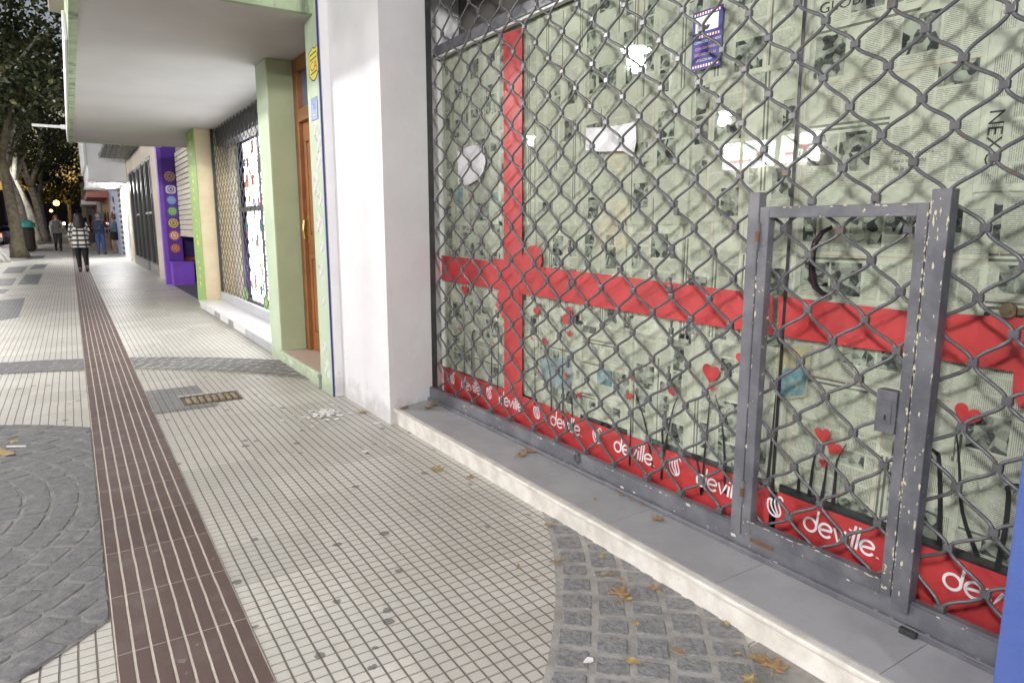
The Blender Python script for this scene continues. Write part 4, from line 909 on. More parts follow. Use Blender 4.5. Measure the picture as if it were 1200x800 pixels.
# ---- dark gated shop
ds = thing('gated_shop', (2.0, 25, 0), 'off white shop front with tall dark folding gate and low grey plinth', 'shop')
b = MB(); b.box(2.0, 2.6, 19.1, 21.3, 0, 3.75); b.box(2.0, 2.6, 21.3, 29.6, 3.28, 3.75); b.box(2.0, 2.6, 29.6, 31.2, 0, 3.75); obj('wall', b, 'beige_wall', ds)
b = MB(); b.box(2.04, 2.10, 21.3, 29.6, .02, 3.28); obj('gate_backing', b, 'dark_glass', ds)
b = MB()
for i in range(12): y_ = 21.32+i*8.10/11; b.box(1.99+.03*(i % 2), 2.039, y_, y_+.14, .32, 3.26)
b.box(2.01, 2.039, 21.3, 29.6, 3.2, 3.28); obj('gate', b, mat('dark_gate_bars', (.05, .055, .055), .4), ds)
b = MB()
for y_ in (22.2, 25.8): b.box(1.995, 2.018, y_, y_+1.6, 1.74, 1.80, bev=.005)
obj('handle_bar', b, 'marble', ds)
b = MB(); b.box(1.985, 2.039, 21.3, 23.6, 0, .30); b.box(1.985, 2.039, 24.4, 29.6, 0, .30); obj('plinth', b, 'concrete', ds)
b = MB(); b.box(1.955, 1.999, 31.2, 33.2, 0, 3.7); obj('white_panel', b, 'far_white', ds)
sl = tag(obj('slatted_awning', MB(), 'dark_metal', origin=(1.5, 26.5, 3.8)), 'grey slatted underside of the awning before the white balcony', 'awning'); bpy.data.objects.remove(sl)
b = MB(); i = 0; x_ = 1.1
while x_ < 1.99: b.box(x_, x_+.062, 24.3, 29.2, 3.80, 3.83+.015*(i % 2), i % 2); x_ += .075; i += 1
b.box(1.1, 1.999, 24.3, 29.2, 3.86, 3.95, 0)
tag(obj('slatted_awning', b, ['dark_metal', 'concrete'], origin=(1.5, 26.5, 3.8)), 'grey slatted awning underside before the white balcony block', 'awning')
wb = thing('white_balcony', (1.3, 32, 3.0), 'white balcony block with round lamp under it beyond the slatted awning', 'balcony')
b = MB(); b.box(.74, 1.999, 30, 37, 3.06, 6.2, bev=.03); b.box(.70, 1.999, 29.9, 37.1, 3.0, 3.12, bev=.03); b.box(.66, .745, 29.96, 37, 3.6, 6.2); obj('block', b, 'far_white', wb)
b = MB(); b.lathe(1.45, 31.2, [(.05, 2.99), (.26, 2.985), (.30, 2.93), (.24, 2.87), (.10, 2.84), (.01, 2.835)], 18); obj('lamp', b, 'lamp_glow', wb)

# ---- far fronts beyond
bt = thing('checker_front', (2.0, 35, 0), 'white shop front with column of black squares beside the pale blue wall', 'shop')
b = MB(); b.box(2.0, 3, 33.2, 37.2, 0, 3.4); obj('wall', b, 'far_white', bt)
b = MB(); z_ = .1
while z_ < 3.2: b.box(1.985, 1.9995, 35.2, 36.6, z_, z_+.13); z_ += .235
obj('black_square_tiles', b, 'black', bt)
pb = thing('pale_blue_front', (2.05, 41, 0), 'pale blue house front lit brightly by the balcony lamp', 'house')
b = MB(); b.box(2.05, 4, 37.2, 46, 0, 7); obj('wall', b, 'far_blue', pb)
b = MB(); b.box(2.035, 2.049, 41.2, 42.2, 2.2, 2.9); b.box(2.02, 2.049, 43.5, 44.5, .1, 2.2); obj('window', b, 'dark_glass', pb)
for i, (y0_, y1_, hh, x0_, mm, lab) in enumerate(((46, 55, 6.5, 2.0, 'far_orange', 'terracotta house front beyond the pale blue one'), (55, 62, 8, 1.9, 'far_grey', 'grey house front beyond the terracotta one'), (62, 72, 6, 1.95, 'far_pink', 'salmon house front far down the street'),
        (72, 90, 9, 1.8, 'far_grey', 'tall dark grey building far down the street'), (90, 120, 7, 1.7, 'beige_wall', 'farthest beige house front at the end of the pavement'))):
    h_ = thing('house_front', (x0_, (y0_+y1_)/2, 0), lab, 'house'); b = MB(); b.box(x0_, 5, y0_, y1_, 0, hh); obj('wall', b, mm, h_)
    b = MB(); b.box(x0_-.012, x0_-.002, y0_+1, y0_+2.6, 0, 2.3); b.box(x0_-.012, x0_-.002, y0_+4, y1_-1, .6, 2.4); obj('window', b, 'dark_glass', h_)
    if i in (0, 2): b = MB(); b.box(x0_-1.0, x0_-.002, y0_+.5, y1_-.5, 3.0, 3.35, bev=.03); obj('awning', b, 'far_pink' if i == 0 else 'far_white', h_)
    if i == 0: b = MB(); b.box(x0_-.55, x0_-.002, 47.5, 47.7, 3.5, 4.4, bev=.02); obj('hanging_sign', b, 'far_white', h_)
tag(obj('street_end_building', MB().box(-40, 30, 185, 195, 0, 9), mat('dark_street_end', (.10, .07, .06), .9, (.05, .04, .04), .1, .9), origin=(0, 190, 0)), 'dark reddish building closing the far end of the street', 'building')

# ================================================================ LEAVES, FLAKES
def leaf_mb(p, size, ang, big, x_up):
    n = 5 if big else 3; pts = []
    lobes = [(0, 1.0), (.55, .48), (.95, .86), (1.5, .42), (2.0, .70), (2.65, .34), (math.pi, .24)]
    prof = lobes+[(-a, r) for a, r in lobes[-2:0:-1]]
    if not big: prof = [(0, 1), (.6, .45), (1.5, .38), (2.4, .4), (math.pi, .8), (-2.4, .35), (-1.5, .42), (-.6, .4)]
    b = MB(); vs = []; curl = R.uniform(.15, .5); cx = R.uniform(-1, 1); lift = R.uniform(.12, .3)
    for f in (0, .5, 1):
        for a, r in (prof if f else prof[:1]):
            rr2 = r*f*R.uniform(.85, 1.1); u, v = rr2*math.cos(a+ang), rr2*math.sin(a+ang)
            h = curl*(rr2**2)*(.5+.5*math.sin(2*a+cx*3))*.55+.08*math.sin(5*a)*f+lift*.25
            vs.append((p.x+u*size, p.y+v*size, p.z+.002+max(h, .02)*size))
    m_ = len(prof); fs = [(0, 1+i, 1+(i+1) % m_) for i in range(m_)]+[(1+i, 1+m_+i, 1+m_+(i+1) % m_, 1+(i+1) % m_) for i in range(m_)]
    b.add(vs, fs)
    if big: b.tube([(p.x-.15*size*math.cos(ang), p.y-.15*size*math.sin(ang), p.z+.004), (p.x-1.15*size*math.cos(ang+.15), p.y-1.15*size*math.sin(ang+.15), p.z+.003)], .0012, 4)
    return b
LV = [(725, 697, 0, .058, 1, 'large curled brown plane leaf lying on the grey setts', 0), (768, 690, 0, .036, 1, 'brown leaf on setts close against the white riser', 0), (618, 528, GZ, .058, 1, 'flat brown leaf in the middle of the grey step near the shutter', 0),
      (610, 534, GZ, .04, 1, 'small brown leaf touching the leaf on the middle of the step', 0), (513, 550, 0, .052, 1, 'yellowish plane leaf on the pale tiles below the step', 1), (551, 560, 0, .03, 1, 'small ochre leaf on tiles right of the yellowish leaf', 0),
      (772, 608, GZ, .036, 1, 'curled dry leaf on the grey step facing the wicket gate', 0), (728, 580, GZ, .028, 0, 'thin dry leaf along the foot of the shutter rail', 0), (741, 586, GZ, .026, 0, 'second thin dry leaf along the foot of the shutter rail', 0), (752, 591, GZ, .022, 0, 'last thin dry leaf along the foot of the shutter rail', 0),
      (510, 474, GZ, .06, 1, 'heaped brown leaf in the corner of step and white pillar', 0), (519, 472, GZ, .05, 1, 'upper brown leaf of the heap in the step corner', 0), (503, 478, GZ, .05, 1, 'front brown leaf of the heap in the step corner', 0), (474, 478, GZ, .05, 0, 'flat tan leaf or wood chip against the white pillar on the step edge', 0),
      (424, 483, 0, .05, 1, 'pale ochre leaf beside the heap of paint flakes', 1), (643, 615, 0, .03, 1, 'brown leaf where tiles meet the grey setts', 0), (652, 658, 0, .034, 0, 'ochre leaf on the first row of setts', 0), (619, 604, 0, .022, 0, 'tiny brown leaf at the tip of the setts by the riser', 0),
      (705, 652, 0, .022, 0, 'tiny ochre leaf on setts near the riser, upper of three', 1), (707, 673, 0, .022, 0, 'tiny yellow leaf on setts near the riser, lower of three', 1), (717, 673, 0, .02, 0, 'tiny brown leaf on setts near the riser, right of three', 0), (727, 678, 0, .024, 0, 'folded brown leaf on setts beside the large curled leaf', 0),
      (735, 703, 0, .026, 0, 'small ochre leaf tucked under the large curled leaf', 1), (746, 731, 0, .022, 0, 'small ochre leaf in the mortar right of the large leaf', 1), (796, 763, 0, .03, 0, 'brown leaf on the setts low near the picture edge', 0), (739, 775, 0, .034, 0, 'long yellow leaf lying over a mortar joint', 1),
      (897, 775, 0, .045, 1, 'large ochre leaf of the pile against the riser near the blue pillar', 0), (908, 783, 0, .05, 1, 'brown leaf of the pile against the riser near the blue pillar', 0), (886, 770, 0, .03, 0, 'left leaf of the pile against the riser near the blue pillar', 1), (852, 730, 0, .024, 0, 'small ochre leaf at the outer edge of the setts', 1),
      (864, 766, 0, .018, 0, 'tiny ochre leaf beyond the outer edge of the setts', 1), (878, 796, 0, .03, 1, 'pale yellow leaf at the lower picture edge beyond the setts', 1), (8, 532, 0, .10, 0, 'long yellow leaf on the dark setts left of the guide strip', 1), (17, 518, 0, .05, 0, 'small yellow leaf on the dark setts above the long yellow one', 1),
      (697, 585, GZ, .02, 0, 'tiny dry leaf on the step under the padlock ring', 0), (625, 680, 0, .018, 0, 'tiny brown leaf at the left edge of the setts', 0), (607, 664, 0, .02, 0, 'tiny brown leaf on tiles just left of the setts', 0), (540, 520, 0, .02, 0, 'dry fragment on tiles below the riser', 0)]
for px, py, z_, s_, big, lab, yel in LV:
    s_ *= 1.22; p = on_z(px, py, z_+(.010 if z_ == 0 and px > 610 else .003)); tag(obj('dry_leaf', leaf_mb(p, s_, R.uniform(0, 6.28), big, 0), 'dry_leaf_y' if yel else 'dry_leaf', origin=p), lab, 'leaf', 'fallen dry leaves')
b = MB()
for i in range(120):
    r = abs(R.gauss(0, .075)); a = R.uniform(0, 6.28); c = on_z(382, 486); x_, y_ = c.x+r*math.cos(a)*1.0, c.y+r*math.sin(a)*1.2
    if i > 100: x_, y_ = c.x+R.gauss(.02, .16), c.y+R.gauss(-.05, .2)
    s_ = R.uniform(.006, .026); z_ = .002+max(0, .022-r*.18)*R.random(); tl = R.uniform(-.4, .4); a2 = R.uniform(0, 6.28); n = R.choice((4, 5, 6))
    pts = [(x_+s_*R.uniform(.5, 1.2)*math.cos(a2+2*math.pi*k/n), y_+s_*R.uniform(.5, 1.2)*math.sin(a2+2*math.pi*k/n)) for k in range(n)]
    vs = [(u, v, z_+.001+abs((u-x_)*tl)) for u, v in pts]; b.add(vs+[(u, v, z+.0012) for u, v, z in vs], [tuple(range(n-1, -1, -1)), tuple(range(n, 2*n))]+[(k, (k+1) % n, n+(k+1) % n, n+k) for k in range(n)])
tag(obj('paint_flakes', b, 'flake'), 'heap of white paint flakes on the pale tiles before the white pillar', 'paint flakes', kind='stuff')
for i, (px, py, s_) in enumerate(((428, 529, .022), (442, 496, .03), (455, 522, .012), (690, 774, .02))):
    p = on_z(px, py, .012 if px > 600 else .002); b = MB(); n = 6; b.add([(p.x+s_*R.uniform(.6, 1.2)*math.cos(2*math.pi*k/n), p.y+s_*R.uniform(.4, .9)*math.sin(2*math.pi*k/n), p.z+.003*R.random()+.001) for k in range(n)], [tuple(range(n))])
    b.add([(x, y, z+.0015) for x, y, z in b.v[:n]], [tuple(range(n))])
    tag(obj('paint_chip', b, 'flake', origin=p), ['white chip alone on the tiles below the step', 'flat white chip between flake heap and step', 'tiny white chip on tiles near the step corner', 'white chip on the setts near the riser'][i], 'paint chip', 'loose white chips')
b = MB(); b.tube([tuple(on_z(8, 523, .014)), tuple(on_z(31, 522.5, .014))], .006, 6); tag(obj('drinking_straw', b, 'flake', origin=on_z(20, 523, .01)), 'thin white straw lying on the dark setts', 'straw')
# ================================================================ TREES
def tree(x, y, h, r0, lean, name, label, crown_r, zc, seed, bark='bark', wash=False, nleaf=5200, leafsize=.20):
    rr = random.Random(seed); t = thing(name, (x, y, 0), label, 'tree', 'plane trees along the pavement')
    b = MB(); n = 9; fork = h*.36; pts = []; rd = []
    for i in range(n+1):
        f = i/n; z = fork*f; pts.append((x+lean*f*f*1.2+rr.uniform(-.03, .03), y+rr.uniform(-.03, .03), z)); rd.append(r0*(1.55 if i == 0 else 1.18 if i == 1 else 1.0-.28*f))
    b.tube(pts, rd, 14)
    tips = []
    for k in range(6):
        a = 2*math.pi*k/6+rr.uniform(-.4, .4); L = crown_r*rr.uniform(.55, .95); P = []; Q = []
        for i in range(6):
            f = i/5; P.append((pts[-1][0]+math.cos(a)*L*f*(.5+.5*f), pts[-1][1]+math.sin(a)*L*f*(.5+.5*f), fork-.15+(zc-fork+.4*crown_r*rr.uniform(.2, 1))*f)); Q.append(r0*.52*(1-f)+.025)
        b.tube(P, Q, 8); tips += P[2:]
    obj('trunk', b, bark, t, True)
    if wash:
        b = MB()
        for k in range(7):
            a = 2*math.pi*k/7+.2; b.tube([(x+math.cos(a)*r0*.8, y+math.sin(a)*r0*.8, .75), (x+math.cos(a)*r0*1.15, y+math.sin(a)*r0*1.15, .32), (x+math.cos(a)*r0*1.9, y+math.sin(a)*r0*1.9, .06), (x+math.cos(a)*r0*2.5, y+math.sin(a)*r0*2.5, -.03)], [r0*.42, r0*.45, r0*.35, .03], 8)
        obj('root', b, 'whitewash', t, True)
    cl = []
    for k in range(34):
        a = rr.uniform(0, 6.28); e = rr.uniform(-.6, 1.0); q = rr.uniform(.45, 1.0)*crown_r
        cl.append((x+lean+math.cos(a)*q*math.cos(e), y+math.sin(a)*q*math.cos(e), zc+q*math.sin(e)*.85, rr.uniform(.5, 1.05)*crown_r*.30))
    for p in tips: cl.append((*p, crown_r*.22))
    V = []; F = []
    for i in range(nleaf):
        c = rr.choice(cl); d = Vector((rr.gauss(0, 1), rr.gauss(0, 1), rr.gauss(0, .8))); d = d.normalized()*c[3]*rr.random()**.4; p = Vector(c[:3])+d
        s_ = leafsize*rr.uniform(.55, 1.2); u = Vector((rr.gauss(0, 1), rr.gauss(0, 1), rr.gauss(0, .6))).normalized(); w = u.orthogonal().normalized(); w = (Matrix.Rotation(rr.uniform(0, 6.28), 3, u) @ w); o = len(V)
        q = u.cross(w)
        V += [p-w*s_*.5, p+q*s_*.42-w*s_*.05, p+w*s_*.6+u*s_*.12, p-q*s_*.42-w*s_*.05]; F.append((o, o+1, o+2, o+3))
    b = MB(); b.add(V, F); obj('crown', b, 'leaf', t)
tree(-2.75, 33.2, 12, .30, -.3, 'plane_tree', 'plane tree with pale whitewashed spreading roots cut by the left picture edge', 4.2, 8.2, 1, 'bark', True)
tree(-2.0, 37.5, 12, .25, -.2, 'plane_tree', 'thick brown trunk tree beside the green lidded litter bin', 4.3, 8.4, 2, 'bark_d')
tree(-2.35, 53, 13, .34, -.6, 'plane_tree', 'pale leaning trunk tree just behind the litter bin', 4.5, 9.0, 3)
tree(-2.15, 62, 13, .34, -.8, 'plane_tree', 'pale slender trunk tree behind the leaning one', 4.5, 9.2, 4, nleaf=4000, leafsize=.26)
tree(-2.0, 72, 13, .34, -.4, 'plane_tree', 'farther pale trunk tree, third from the litter bin', 4.8, 9.0, 5, nleaf=3600, leafsize=.28)
tree(-2.2, 86, 13, .33, -.2, 'plane_tree', 'farthest plane tree where the pavement narrows', 5.0, 8.0, 6, nleaf=3600, leafsize=.3)
tree(-3.1, 23.5, 11, .40, -.2, 'plane_tree', 'nearest plane tree whose dark branches hang in at the upper left', 4.1, 8.6, 8, nleaf=11000, leafsize=.13)
tree(-9.5, 58, 12, .35, 0, 'plane_tree', 'plane tree across the roadway seen between the trunks', 4.6, 7.5, 9, nleaf=3600, leafsize=.28)
tree(.2, 112, 12, .32, 0, 'plane_tree', 'bushy tree closing the end of the pavement', 5.0, 6.5, 10, nleaf=3600, leafsize=.34)
# litter bin
lb = thing('litter_bin', (-2.2, 46.5, 0), 'dark litter bin with teal lid between the tree trunks', 'bin')
b = MB(); b.lathe(-2.2, 46.5, [(.40, 0), (.52, .1), (.55, 1.25), (.50, 1.3)], 18); obj('body', b, mat('brown_bin', (.045, .03, .025), .6), lb)
b = MB(); b.lathe(-2.2, 46.5, [(.60, 1.3), (.62, 1.36), (.58, 1.56), (.40, 1.70), (.02, 1.74)], 18); obj('lid', b, 'teal', lb)

# ================================================================ PEOPLE
def skin_body(name, V, E_, Rr, m, parent, root=0):
    me = bpy.data.meshes.new(name); o_ = ORG[parent.name]
    me.from_pydata([Vector(v) for v in V], E_, []); o = bpy.data.objects.new(name, me); C.objects.link(o)
    sk = o.modifiers.new('s', 'SKIN'); sk.use_smooth_shade = True; sk.branch_smoothing = .4
    for i, r in enumerate(Rr): me.skin_vertices[0].data[i].radius = (r, r) if not hasattr(r, '__len__') else r
    me.skin_vertices[0].data[root].use_root = True
    o.modifiers.new('sub', 'SUBSURF').levels = 1; o.modifiers['sub'].render_levels = 1
    bpy.context.view_layer.update(); me2 = bpy.data.meshes.new_from_object(o.evaluated_get(bpy.context.evaluated_depsgraph_get()))
    bpy.data.objects.remove(o); me2.materials.clear(); me2.materials.append(M[m]); o = bpy.data.objects.new(name, me2); C.objects.link(o); o.parent = parent; ORG[o.name] = o_
    for p in me2.polygons: p.use_smooth = True
    return o
def cloth(name, mb, m, parent, smooth=True):
    """garment mesh given in the person's own space"""
    me = bpy.data.meshes.new(name); me.from_pydata(mb.v, [], mb.f); me.materials.append(M[m]); me.polygons.foreach_set('use_smooth', [smooth]*len(me.polygons))
    if mb.uv:
        ul = me.uv_layers.new(name='UVMap')
        for p in me.polygons:
            for li, q in zip(p.loop_indices, mb.uv[p.index]): ul.data[li].uv = q
    o = bpy.data.objects.new(name, me); C.objects.link(o); o.parent = parent; return o
def loft(rings, sides=20, ku=8, kv=9):
    """rings: (cx,cy,z,rx,ry) with texture coordinates"""
    b = MB(); n = len(rings); vs = [(cx+rx*math.cos(2*math.pi*k/sides), cy+ry*math.sin(2*math.pi*k/sides), z) for cx, cy, z, rx, ry in rings for k in range(sides)]; fs = []; uv = []
    for i in range(n-1):
        for k in range(sides):
            fs.append((i*sides+k, i*sides+(k+1) % sides, (i+1)*sides+(k+1) % sides, (i+1)*sides+k)); a, c = rings[i][2]*kv, rings[i+1][2]*kv; uv.append([(k*ku/sides, a), ((k+1)*ku/sides, a), ((k+1)*ku/sides, c), (k*ku/sides, c)])
    b.add(vs, fs, 0, uv); return b
def limb(pts, rr, sides=10, ku=3, kv=9):
    b = MB(); b.tube(pts, rr, sides, 0, False); n = len(pts); L = [0]
    for i in range(1, n): L.append(L[-1]+(Vector(pts[i])-Vector(pts[i-1])).length)
    q = 0
    for i in range(n-1):
        for k in range(sides): b.uv[q] = [(k*ku/sides, L[i]*kv), ((k+1)*ku/sides, L[i]*kv), ((k+1)*ku/sides, L[i+1]*kv), (k*ku/sides, L[i+1]*kv)]; q += 1
    return b
def person(x, y, h, turn, label, legs, arms, mats, hair, outfit, headturn=0.0):
    """h metres tall; front of the body is local +y; legs/arms: joint offsets per side"""
    t = thing('person', (x, y, 0), label, 'person'); t.rotation_euler.z = turn
    S = h/1.72; P = lambda a, b_, c: (a*S, b_*S, c*S)
    V = [P(0, 0, .93), P(0, 0, 1.10), P(0, -.01, 1.28), P(0, -.01, 1.42), P(0, .0, 1.50), P(math.sin(headturn)*.01, .012, 1.575), P(0, .012, 1.655)]; E_ = [(i, i+1) for i in range(6)]; Q = [.13, .115, .13, .10, .052, .078, .072]
    nx, ny = math.sin(headturn), math.cos(headturn)
    V.append(P(nx*.10, .012+ny*.10, 1.575)); E_.append((5, 7)); Q.append(.014)
    for s_, (kn, an, toe) in zip((-1, 1), legs):
        o = len(V); V += [P(s_*.09, 0, .88), P(*kn), P(*an), P(*toe)]; E_ += [(0, o), (o, o+1), (o+1, o+2), (o+2, o+3)]; Q += [.088, .058, .040, .034]
    for s_, (el, wr, dv) in zip((-1, 1), arms):
        o = len(V); V += [P(s_*.185, -.01, 1.405), P(*el), P(*wr)]; E_ += [(3, o), (o, o+1), (o+1, o+2)]; Q += [.055, .042, .028]
        d = Vector(dv).normalized(); sd = d.cross(Vector((0, 1, 0)) if abs(d.y) < .7 else Vector((1, 0, 0))).normalized(); w = Vector(wr)
        V.append(P(*(w+d*.075))); E_.append((o+2, o+3)); Q.append(.026)
        for k, (off, ln) in enumerate(((-.027, .075), (-.009, .09), (.009, .085), (.026, .065))):
            b_ = w+d*.10+sd*off; i0 = len(V); V += [P(*b_), P(*(b_+d*ln*.55)), P(*(b_+d*ln+Vector((0, .012, 0))))]; E_ += [(o+3, i0), (i0, i0+1), (i0+1, i0+2)]; Q += [.0095, .0085, .007]
        b_ = w+d*.04+sd*-.035; i0 = len(V); V += [P(*b_), P(*(b_+d*.045-sd*.018))]; E_ += [(o+2, i0), (i0, i0+1)]; Q += [.010, .008]
    skin_body('body', V, E_, [q*S for q in Q], 'skin', t)
    for s_ in (-1, 1):
        ex, ey = nx*.072+s_*.028*ny, .012+ny*.072-s_*.028*nx; b = MB(); b.lathe(ex*S, ey*S, [(.001, 1.588*S), (.010*S, 1.592*S), (.010*S, 1.600*S), (.001, 1.604*S)], 8); cloth('eye', b, 'hair_black', t)
    # hair
    b = MB(); cyh = .012
    prof = [(-.40, .0), (-.3, .3), (-.1, .62), (.1, .86), (.35, 1.0)] if hair[0] == 'short' else [(-.40, .0)]
    rings = [(0, -.012-nx*0, 1.745, .01, .01), (0, -.014, 1.735, .060, .06), (0, -.018, 1.70, .092, .092), (0, -.024, 1.65, .110, .098), (0, -.032, 1.59, .120, .094)] if hair[0] == 'long' else [(0, -.012, 1.745, .01, .01), (0, -.014, 1.735, .055, .06), (0, -.018, 1.70, .084, .092), (0, -.024, 1.65, .096, .098), (0, -.032, 1.59, .095, .092)]
    if hair[0] == 'long': rings += [(0, -.045, 1.52, .138, .090), (0, -.070, 1.42, .150, .078), (0, -.085, 1.33, .14, .065), (0, -.095, 1.24, .10, .045), (0, -.095, 1.22, .02, .015)]
    elif hair[0] == 'short': rings += [(0, -.042, 1.54, .085, .072), (0, -.045, 1.515, .05, .04)]
    else: rings += [(0, -.04, 1.55, .088, .075), (0, -.045, 1.52, .05, .04)]
    rot = -headturn; rings = [(a*S, b_*S, c*S, d*S, e*S) for a, b_, c, d, e in rings]
    L = loft(rings, 16); L.f.append(tuple(range(16))); L.uv = {}
    L.v = [(x_*math.cos(rot)-y_*math.sin(rot), x_*math.sin(rot)+y_*math.cos(rot), z_) for x_, y_, z_ in L.v]; cloth('hair', L, hair[1], t)
    if hair[0] == 'bun': b = MB(); b.lathe(0-nx*.07*S, -.07*S*ny, [(.005*S, 1.80*S), (.04*S, 1.785*S), (.055*S, 1.745*S), (.045*S, 1.70*S), (.01*S, 1.685*S)], 12); cloth('bun', b, hair[1], t)
    # trousers or tights: follow the legs
    for s_, (kn, an, toe) in zip((-1, 1), legs):
        lm = mats['legs']; top = outfit.get('leg_top', .90); kf = outfit.get('leg_r', 1.0); hip = Vector((s_*.085, 0, top)); K, A = Vector(kn), Vector(an)
        pts = [hip, hip.lerp(K, .5), K, K.lerp(A, .35), K.lerp(A, .8), A+Vector((0, 0, .02))]; rd = [.105, .092, .070, .066, .056, .054]
        cloth('trouser_leg', limb([P(*p) for p in pts], [r*S*kf for r in rd], 12), lm, t)
        T = Vector(toe); b = limb([P(*(A+Vector((0, -.045, -.035)))), P(*(A+Vector((0, 0, -.03)))), P(*A.lerp(T, .6)), P(*(T+Vector((0, .02, 0)))), P(*(T+Vector((0, .05, -.005))))], [.030*S, .048*S, .045*S, .04*S, .01*S], 10)
        if 'boot' in mats:
            b2 = limb([P(*(A+Vector((0, 0, -.03)))), P(*A.lerp(K, .3)), P(*A.lerp(K, .72))], [.055*S, .058*S, .070*S], 10); b.uv = {}; b2.uv = {}; b.add(b2.v, b2.f)
        b.uv = {}; cloth('shoe', b, mats.get('boot', 'black'), t)
    if outfit.get('hips'): cloth('hips', loft([(0, 0, a*S, b_*S, c*S) for a, b_, c in outfit['hips']], 18), outfit['hips_m'], t)
    cloth('coat', loft([(0, cy*S, a*S, b_*S, c*S) for a, b_, c, cy in outfit['coat']], 24, outfit.get('ku', 8), outfit.get('kv', 7)/S), mats['coat'], t)
    for s_, (el, wr, dv) in zip((-1, 1), arms):
        sh_ = Vector((s_*.155, -.01, 1.425)); E2, W2 = Vector(el), Vector(wr); k = outfit.get('sleeve_r', 1)
        cloth('sleeve', limb([P(*sh_), P(*(sh_.lerp(E2, .2)+Vector((s_*.02, 0, 0)))), P(*sh_.lerp(E2, .6)), P(*E2), P(*E2.lerp(W2, .5)), P(*E2.lerp(W2, .95))], [.05*S*k, .072*S*k, .066*S*k, .060*S*k, .054*S*k, .050*S*k], 12, 3, outfit.get('kv', 7)/S), mats.get('sleeve', mats['coat']), t)
    return t, S
M['dark_knit'] = mat('dark_grey_knit', (.10, .095, .09), .9)
walk = [((-.09, .16, .50), (-.085, .02, .10), (-.085, .15, .035)), ((.09, .02, .48), (.09, -.22, .16), (.09, -.14, .045))]
stand = [((-.10, .03, .49), (-.11, .0, .09), (-.13, .13, .035)), ((.10, .03, .49), (.11, -.0, .09), (.14, .13, .035))]
down = [((-.24, -.03, 1.15), (-.235, .06, .93), (0, .2, -1)), ((.24, -.03, 1.15), (.235, .03, .93), (0, .2, -1))]
shoulderrow = [(1.47, .055, .055, -.005), (1.45, .12, .085, -.01), (1.41, .185, .11, -.01), (1.34, .20, .125, -.012)]
p = on_z(98, 316); k = .945
w1, S1 = person(p.x*k, p.y*k, 1.76, .02, 'woman in black and white checked coat walking away on the guide strip', walk, down, {'legs': 'tights', 'coat': 'check'}, ('long', 'hair_black'),
    {'coat': [(.74, .245, .185, -.01), (.80, .242, .182, -.01), (.95, .232, .172, -.01), (1.10, .218, .155, -.01), (1.22, .208, .14, -.01)]+[r for r in shoulderrow[::-1]], 'ku': 7, 'kv': 7.2, 'leg_r': 1.04, 'sleeve_r': 1.12})
def at_person(root, S, a, b_, c): return root.matrix_basis @ Vector((a*S, b_*S, c*S))
bpy.context.view_layer.update()
def bag(root, S, ctr, size, m, label, strap):
    b = MB(); c = at_person(root, S, *ctr); b.box(c.x-size[0], c.x+size[0], c.y-size[1], c.y+size[1], c.z-size[2], c.z+size[2], 0, .04)
    b.tube([tuple(at_person(root, S, *q)) for q in strap], .016, 6); tag(obj('handbag', b, m, origin=c), label, 'bag')
bag(w1, S1, (.30, -.02, 1.02), (.075, .14, .16), 'tights', 'black shoulder bag hanging at the right side of the checked coat', [(.30, -.09, 1.17), (.20, -.09, 1.46), (.17, 0, 1.49), (.22, .08, 1.40), (.30, .06, 1.17)])
p = on_z(119, 294.5); k = .90
w2_, S2 = person(p.x*k, p.y*k, 1.98, -.25, 'grey haired man in jeans with maroon sleeves standing with his back turned', stand, [((-.25, .0, 1.15), (-.20, .14, .98), (.2, .6, -.8)), ((.27, .06, 1.17), (.22, .27, 1.18), (-.2, 1, .1))], {'legs': 'denim', 'coat': 'navy_cloth', 'sleeve': 'maroon_cloth'}, ('short', 'hair_grey'),
    {'coat': [(.86, .195, .14, -.005), (.95, .20, .145, -.005), (1.10, .20, .14, -.01), (1.22, .205, .14, -.01)]+shoulderrow[::-1], 'sleeve_r': 1.05, 'leg_r': 1.06})
bpy.context.view_layer.update()
b = MB(); c = at_person(w2_, S2, 0, -.21, 1.22); b.box(c.x-.17, c.x+.17, c.y-.10, c.y+.09, c.z-.26, c.z+.26, 0, .07); b.box(c.x-.12, c.x+.12, c.y-.15, c.y-.09, c.z-.20, c.z+.02, 0, .03); tag(obj('backpack', b, 'navy_cloth', origin=c), 'dark blue backpack worn by the man in jeans', 'backpack')
p = on_z(139, 293.5); k = .90
w3, S3 = person(p.x*k-.12, p.y*k, 1.92, 1.35, 'woman in washed denim top, dark skirt and tan boots leaning at the pale blue wall', [((-.09, .07, .49), (-.09, -.03, .09), (-.10, .10, .035)), ((.09, .02, .49), (.09, -.04, .09), (.10, .09, .035))], [((-.24, .02, 1.15), (-.15, .22, 1.12), (.3, 1, .1)), ((.24, .02, 1.15), (.15, .22, 1.10), (-.3, 1, .1))],
    {'legs': 'skin', 'coat': 'denim_lt', 'boot': 'tan'}, ('bun', 'hair_brown'), {'coat': [(.98, .165, .125, -.01), (1.06, .155, .12, -.01), (1.20, .18, .125, -.01)]+shoulderrow[::-1], 'hips': [(.60, .175, .15), (.72, .19, .165), (.88, .195, .165), (1.0, .16, .125)], 'hips_m': 'tights', 'leg_r': .84})
p = on_z(69, 292); k = .92
